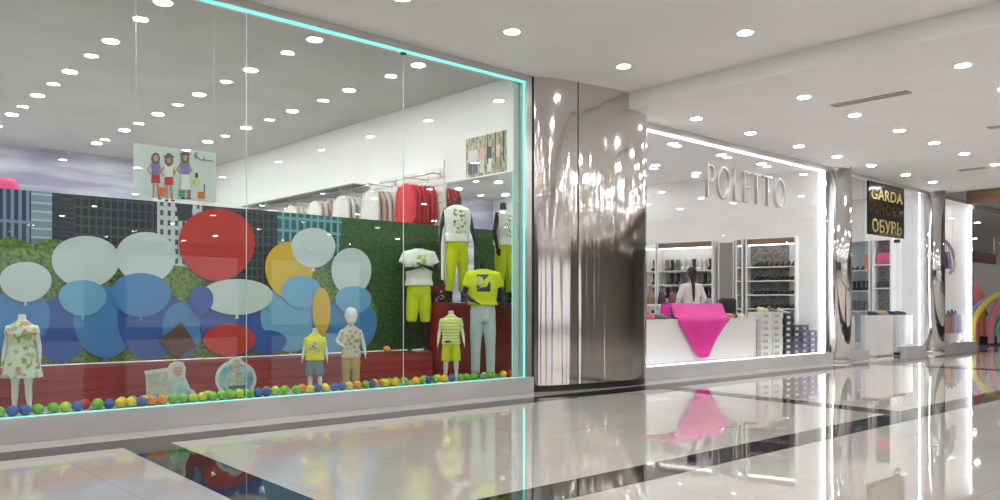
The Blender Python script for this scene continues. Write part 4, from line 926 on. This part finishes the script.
# slanted white linear lamps hanging in the shop
for i, (a, b) in enumerate([((731, 231), (747, 217)), ((744, 222), (761, 208))]):
    A, B_ = at(*a, 10.9), at(*b, 10.4); r = empty('linear_lamp', (A + B_) / 2); tag(r, ('left' if i == 0 else 'right') + ' of two slanted white linear lamps hanging in the shoe shop', 'lamp')
    c_ = (A + B_) / 2; MB().tube([A - c_, B_ - c_], .016, 8).build('light_tube', emis('tube_light', (1, .99, .96), 2.2), r)
    for p in (A.lerp(B_, .1), A.lerp(B_, .9)): MB().tube([p - c_ + Vector((0, 0, .01)), Vector((p.x, p.y, HL)) - c_], .003, 6).build('cable', M['frame'], r)
# raised lettering on the glass
me = text_mesh('POLETTO', .80, .03, 1.12, 1.0, -.018)
xs_ = [v.co.x for v in me.vertices]; ys_ = [v.co.y for v in me.vertices]; wd, ht = max(xs_) - min(xs_), max(ys_) - min(ys_)
for v in me.vertices: v.co = Vector(((v.co.x - (max(xs_) + min(xs_)) / 2) * 2.72 / wd, (v.co.y - (max(ys_) + min(ys_)) / 2) * .60 / ht, v.co.z))
me.materials.append(nodemat('silver_lettering', (.50, .49, .48), .42, .55))
o = bpy.data.objects.new('shop_lettering', me); C.objects.link(o); o.location = (13.84, YG - .034, 3.45); o.rotation_euler = (math.pi / 2, 0, 0)
tag(o, 'raised silver letters POLETTO high on the shoe shop window', 'lettering')

# ================================================================== SHOP WITH THE BLACK SIGN
r = empty('shop_sign', (19.98, YG - .05, 2.88)); tag(r, 'square black sign with gold lettering GARDA SHOES above the shop entrance', 'sign')
MB().box(-1.0, 1.0, -.02, .03, 0, 1.24, .004).build('sign_panel', nodemat('black_gloss_panel', (.02, .017, .014), .12), r)
gold = noisy('gold_letters', (.55, .42, .14), (.85, .74, .38), 5, .4, metal=.6); dgold = nodemat('dark_gold_letters', (.16, .12, .05), .35, 1)
for txt, z, hgt, wid, mt in (('GARDA', .96, .26, 1.76, gold), ('SHOES', .62, .24, 1.4, dgold), ('ОБУВЬ', .22, .32, 1.66, gold)):
    me = text_mesh(txt, .3, .006, 1.1, 1, .004); xs_ = [v.co.x for v in me.vertices]; ys_ = [v.co.y for v in me.vertices]
    for v in me.vertices: v.co = Vector(((v.co.x - (max(xs_) + min(xs_)) / 2) * wid / (max(xs_) - min(xs_)), (v.co.y - (max(ys_) + min(ys_)) / 2) * hgt / (max(ys_) - min(ys_)), v.co.z))
    me.materials.append(mt); o = bpy.data.objects.new('lettering', me); C.objects.link(o); o.parent = r; o.location = (0, -.026, z); o.rotation_euler = (math.pi / 2, 0, 0)
# half open glass door leaf and its clamp
r = empty('glass_door', (20.96, YG + .02, .01)); tag(r, 'frameless glass door leaf with black clamp below the black sign', 'door')
MB().box(-.012, .0, .02, 1.0, 0, 2.83).build('door_glass', M['glass'], r); MB().box(-.03, .012, .0, .14, 2.78, 2.86, .004).build('top_clamp', M['black'], r); MB().box(-.03, .012, .0, .14, 0, .07, .004).build('bottom_clamp', M['black'], r)
# podiums
def podium(label, x0, x1, y0, y1, z0, z1):
    r = empty('podium', ((x0 + x1) / 2, (y0 + y1) / 2, z0)); tag(r, label, 'podium'); a, b = (x1 - x0) / 2, (y1 - y0) / 2
    MB().box(-a, a, -b, b, .03, z1 - z0, .004).build('podium_body', M['white'], r); MB().box(-a + .03, a - .03, -b + .03, b - .03, 0, .03).build('plinth', M['frame'], r)
podium('white display podium of shoes standing inside the entrance under the black sign', 19.95, 20.85, 8.45, 8.85, 0, 1.0)
podium('white display podium behind the glass right of the first slim column', 17.85, 18.85, 8.5, 8.9, FL, 1.0)
podium('low white podium behind the narrow window right of the shop entrance', 21.15, 22.2, 8.5, 8.9, FL, 1.0)
for i, (x, y, k, c) in enumerate([(20.05, 8.6, 'flat', 'navy'), (20.2, 8.66, 'flat', 'black'), (20.34, 8.6, 'flat', 'tan'), (20.48, 8.68, 'flat', 'brown'), (20.62, 8.6, 'flat', 'tan'), (20.76, 8.66, 'flat', 'navy')]):
    shoe(k, c, (x, y, 1.001), rs.uniform(.4, 1.0), 'on the entrance podium', 'on the entrance podium')
for x, c in ((21.3, 'navy'), (21.8, 'navy')): shoe('flat', c, (x, 8.65, 1.001), .5, 'on the podium right of the entrance', 'on the right podium')
for x in (17.95, 18.15, 18.35, 18.55, 18.72): shoe('flat', 'navy' if x > 18.3 else 'black', (x, 8.65, 1.001), .5, 'on the podium by the first slim column', 'on the left podium')
bag('round red handbag on the podium right of the first slim column', nodemat('red_hide', (.50, .04, .04), .45), (18.15, 8.78, 1.001), 0, .42, .32, .1, .05)
# wall shelves along the right hand wall of that shop
def wall_unit(label, y0, y1, top, shelves, back):
    r = empty('shelf_unit', (22.84, y1, FL), -math.pi / 2); tag(r, label, 'shelf unit'); w_ = y1 - y0; H = top - FL
    MB().box(0, .05, -.34, 0, 0, H).build('side_panel', M['white'], r); MB().box(w_ - .05, w_, -.34, 0, 0, H).build('side_panel', M['white'], r); MB().box(.05, w_ - .05, -.02, 0, 0, H).build('back_panel', back, r); MB().box(0, w_, -.345, 0, H, H + .04).build('top_board', M['white'], r)
    for z in shelves: MB().box(.05, w_ - .05, -.33, -.02, z - FL - .03, z - FL).build('shelf', M['white'], r)
    return r
paleb = nodemat('pale_blue_back_panel', (.50, .62, .70), .5)
wall_unit('white shelf unit with pale blue back right of the first slim column', 9.72, 10.75, 3.0, (1.1, 1.65, 2.22), paleb)
wall_unit('narrow white shelf unit with the pink handbag beneath the black sign', 9.15, 9.68, 3.0, (1.1, 1.72, 2.35), fur)
for y in (10.5, 10.3, 10.15, 10.0): shoe('pump' if y != 10.3 else 'flat', 'black', (22.66, y, 2.222), -1.5, 'on the top pale blue shelf', 'on the pale blue unit')
for z in (1.102, 1.652):
    for y in (10.5, 10.37, 10.24, 10.11, 9.98, 9.85): shoe('boot', 'black' if z > 1.2 else 'grey', (22.66, y, z), -1.5, 'on the %s pale blue shelf' % ('middle' if z > 1.2 else 'lowest'), 'on the pale blue unit')
tag(MB().box(-.05, .05, -.05, .05, 0, .42, .01).build('orange_carton', nodemat('orange_card', (.75, .22, .06), .5), loc=(22.60, 9.84, 2.224)), 'tall orange carton on the upper shelf left of the pink handbag', 'carton')
bag('pink handbag with long handles on the shelf beneath the black sign', nodemat('pink_hide', (.82, .07, .32), .4), (22.66, 9.42, 2.351), -1.5, .42, .32, .12, .2)
bag('small black handbag on the middle shelf beneath the pink handbag', M['dark'], (22.66, 9.42, 1.721), -1.5, .36, .18, .12, .05)

# ================================================================== LAST BRIGHT WINDOW
podium('low white plinth carrying boxes in the last bright window', 24.1, 25.9, 8.48, 8.9, FL, .46)
def carton(label, c, x, w_, h_, z=.461):
    r = empty('carton', (x, 8.66, z)); tag(r, label, 'box'); mt = nodemat('card', c, .5)
    MB().box(-w_ / 2, w_ / 2, -.14, .14, 0, h_ * .8, .003).build('box_body', mt, r); MB().box(-w_ / 2 - .004, w_ / 2 + .004, -.144, .144, h_ * .8, h_, .003).build('lid', nodemat('card_lid', tuple(min(1, q * 1.15) for q in c), .5), r)
carton('orange box in the last bright window beside the second slim column', (.80, .25, .04), 24.72, .46, .46)
for x, c, n in ((25.1, (.30, .14, .30), 'plum'), (25.33, (.42, .32, .50), 'lilac'), (25.56, (.25, .25, .42), 'blue-violet'), (25.79, (.38, .38, .45), 'grey')):
    carton('%s upright box in the row in the last bright window' % n, c, x, .22, .52 + .04 * (n == 'lilac'))
for i, (x, z) in enumerate(((24.6, .922), (24.78, .922), (25.1, .982), (25.33, 1.022), (25.56, .982))): shoe('pump', 'black', (x, 8.62, z), 1.2 + .2 * i, 'on the boxes in the last window', 'on the boxes in the last window')
r = empty('display_hook', (25.0, 8.6, 3.1)); tag(r, 'curved pale hook hanging in the last bright window around the blue handbag', 'display hook')
MB().tube([(-.5, 0, 0), (-.05, 0, -.10), (.25, 0, -.28), (.40, 0, -.48), (.44, 0, -.66), (.34, 0, -.84), (.12, 0, -.94)], .045, 10).build('hook_band', nodemat('pale_pink_metal', (.60, .48, .45), .35), r)
MB().tube([(-.45, 0, 0), (-.45, 0, HL - 3.1)], .004, 6).tube([(.3, 0, -.3), (.3, 0, HL - 3.1)], .004, 6).build('cable', M['frame'], r)
bag('dark blue handbag hanging high in the last bright window', nodemat('blue_hide', (.03, .03, .30), .4), (24.92, 8.6, 2.28), 0, .50, .48, .12, .27)

# ================================================================== FAR SHOP: NOODLES AND CLUTTER
NC = [((.85, .70, .08), 'yellow'), ((.30, .42, .72), 'pale blue'), ((.85, .22, .38), 'pink'), ((.12, .50, .20), 'green'), ((.85, .30, .10), 'orange'), ((.55, .12, .40), 'purple')]
def noodle(ci, pts, label):
    c, n = NC[ci]; P_ = [Vector(p) for p in pts]; out = []
    for i in range(len(P_) - 1):
        a, b, d, e_ = P_[max(i - 1, 0)], P_[i], P_[i + 1], P_[min(i + 2, len(P_) - 1)]
        for k in range(6):
            t = k / 6; out.append(.5 * ((2 * b) + (-a + d) * t + (2 * a - 5 * b + 4 * d - e_) * t * t + (-a + 3 * b - 3 * d + e_) * t ** 3))
    out.append(P_[-1]); q = MB(); q.loft([(p, .085, .085) for p in out], 12, (0, -1, 0)); tag(q.build('pool_noodle', nodemat('foam_' + n.replace(' ', '_'), c, .75)), label, 'pool noodle')
def arc(x0, x1, h_, y, skew=0):
    return [(x0, y, .07), (x0 + .12, y + .02, .5 * h_), (x0 + (x1 - x0) * .22, y + .03, .85 * h_), (x0 + (x1 - x0) * .5 + skew, y + .04, h_), (x0 + (x1 - x0) * .8, y + .03, .82 * h_), (x1, y, .07)]
X0 = at(967, 340, 8.6).x
noodle(0, arc(X0 + .05, X0 + 6.6, 1.62, 8.45, -.3), 'long yellow foam pool noodle bent in the outermost arch')
noodle(1, arc(X0 - .05, X0 + 6.2, 1.48, 8.66, -.4), 'long pale blue foam pool noodle just under the yellow arch')
noodle(2, arc(X0 + 1.75, X0 + 4.8, 1.45, 8.5, -.3), 'pink foam pool noodle bent inside the yellow arch')
noodle(3, arc(X0 + 2.6, X0 + 5.3, 1.0, 8.72), 'green foam pool noodle bent low at the right edge')
noodle(1, arc(X0 + 2.35, X0 + 4.2, .75, 8.42), 'short pale blue foam pool noodle lowest inside the arches')
noodle(4, [(X0 + 3.3, 9.2, 0), (X0 + 3.3, 9.2, 1.0), (X0 + 3.2, 9.22, 1.75)], 'orange foam pool noodle standing upright behind the arches')
noodle(2, [(X0 + 2.75, 9.2, 0), (X0 + 2.75, 9.2, 1.0), (X0 + 2.7, 9.22, 2.0)], 'pink foam pool noodle standing upright behind the arches')
noodle(5, [(X0 + 2.2, 9.2, 0), (X0 + 2.2, 9.2, .8), (X0 + 2.2, 9.2, 1.5)], 'purple foam pool noodle standing upright behind the arches')
ball('red', X0 + 3.3, 8.95, .30, 'red play ball among the pool noodles', 'ball among the noodles')
tag(MB().box(-.5, .5, -.25, .25, 0, .25, .01).build('low_crate', M['dark'], loc=(X0 + 3.3, 8.93, 0)), 'low black crate behind the pool noodles', 'crate')
r = empty('beach_parasol', (30.2, 9.7, 0)); tag(r, 'dark green folded cloth parasol leaning behind the pool noodles', 'parasol')
q = MB(); q.loft([((0, 0, .9), .55, .5), ((-.25, 0, 1.6), .35, .3), ((-.55, 0, 2.3), .12, .12), ((-.62, 0, 2.45), .03, .03)], 16); q.build('canopy', cloth('green_cloth', (.02, .22, .06)), r); MB().tube([(.30, 0, .0), (-.66, 0, 2.55)], .02, 8).build('pole', M['frame'], r)
P = sized(1.0, nk=1.48, hd=.2); ar = down_arms(P); figure('mannequin', 'dark mannequin in a white vest high behind the green parasol at far right', 'mannequin', (31.6, 10.6, .85), -50, P, ar, legs_of(P), nodemat('bronze_mannequin', (.10, .05, .05), .4), [('vest', 'shirt', cloth('white_vest', (.62, .58, .58)), dict(hem=.85, sl=0)), ('trousers', 'pants', cloth('dark_trousers', (.05, .04, .06)), dict(cut=1.8, top=.95))], head=True, vox=.013)
tag(MB().box(-.6, .6, -.4, .4, 0, .83, .01).build('plinth_block', nodemat('grey_plinth', (.2, .2, .2), .5), loc=(31.6, 10.6, 0)), 'grey plinth block under the dark mannequin at far right', 'plinth')
r = empty('header_sign', (34.2, 11.2, 2.95)); tag(r, 'dark red header board in the dark shop at the right edge', 'sign board')
MB().box(-1.9, 3.5, -.05, .05, 0, .42, .005).build('board', nodemat('dark_red_board', (.13, .008, .012), .4), r); 
for x in (-1.8, 0, 3.4): MB().box(x - .02, x + .02, -.02, .02, .42, 1.1).build('hanger_post', M['frame'], r)
for i in range(3):
    x = 34 + i * 1.25; r = empty('stock_rack', (x, 12.5, 0)); tag(r, ('left', 'middle', 'right')[i] + ' of three grey goods racks in the dark far shop', 'rack')
    MB().box(-.55, -.52, -.2, .2, 0, 2.2).box(.52, .55, -.2, .2, 0, 2.2).build('upright', nodemat('rack_grey', (.25, .25, .25), .4), r)
    for z in (.3, .8, 1.3, 1.8): MB().box(-.52, .52, -.2, .2, z, z + .03).build('shelf', nodemat('rack_shelf', (.35, .35, .35), .4), r)
    rc = [(.5, .1, .05), (.1, .3, .5), (.5, .4, .1), (.3, .1, .3)]
    for j, z in enumerate((.33, .83, 1.33)):
        b_ = MB().box(-.45, .45, -.15, .15, 0, .3, .02).build('goods_carton', nodemat('goods', rc[(i + j) % 4], .6), loc=(x, 12.5, z + .001)); tag(b_, '%s goods carton on the %s shelf of the %s far rack' % (['rust', 'blue', 'ochre', 'plum'][(i + j) % 4], ('lowest', 'second', 'third')[j], ('left', 'middle', 'right')[i]), 'carton')

# ================================================================== OPPOSITE SIDE OF THE MALL (reflected in steel)
for i, (x, c) in enumerate([(-6, (.9, .95, 1)), (1, (1, .96, .9)), (8, (.9, .95, 1)), (15, (1, .97, .92)), (22, (.92, .95, 1))]):
    r = empty('shop_window', (x, -21.9, 0)); tag(r, 'lit shop window on the opposite side of the mall, number %s from the near end' % ('one', 'two', 'three', 'four', 'five')[i], 'shop window', 'lit shop windows opposite')
    r['label'] = 'lit shop window across the mall seen only as a reflection'
    MB().box(-2.6, 2.6, -.05, .0, .3, 3.6).build('lit_panel', emis('lit_shop', c, .5), r)
    MB().box(-2.8, -2.6, -.08, .08, 0, 3.8).box(2.6, 2.8, -.08, .08, 0, 3.8).box(-2.8, 2.8, -.08, .08, 3.6, 3.8).build('window_frame', M['frame'], r)
for x, c, n in ((-8.9, (.30, .60, .03), 'lime green'), (-3.2, (.10, .12, .45), 'dark blue'), (4.2, (.75, .25, .03), 'orange'), (5.6, (.30, .62, .03), 'bright green'), (11.6, (.30, .04, .30), 'plum')):
    tag(MB().box(-.55, .55, -.04, .04, 0, 2.6, .01).build('banner_board', nodemat('banner_' + n.replace(' ', '_'), c, .5), loc=(x, -21.5, 0)), n + ' upright board across the mall, seen only as a reflection', 'board')
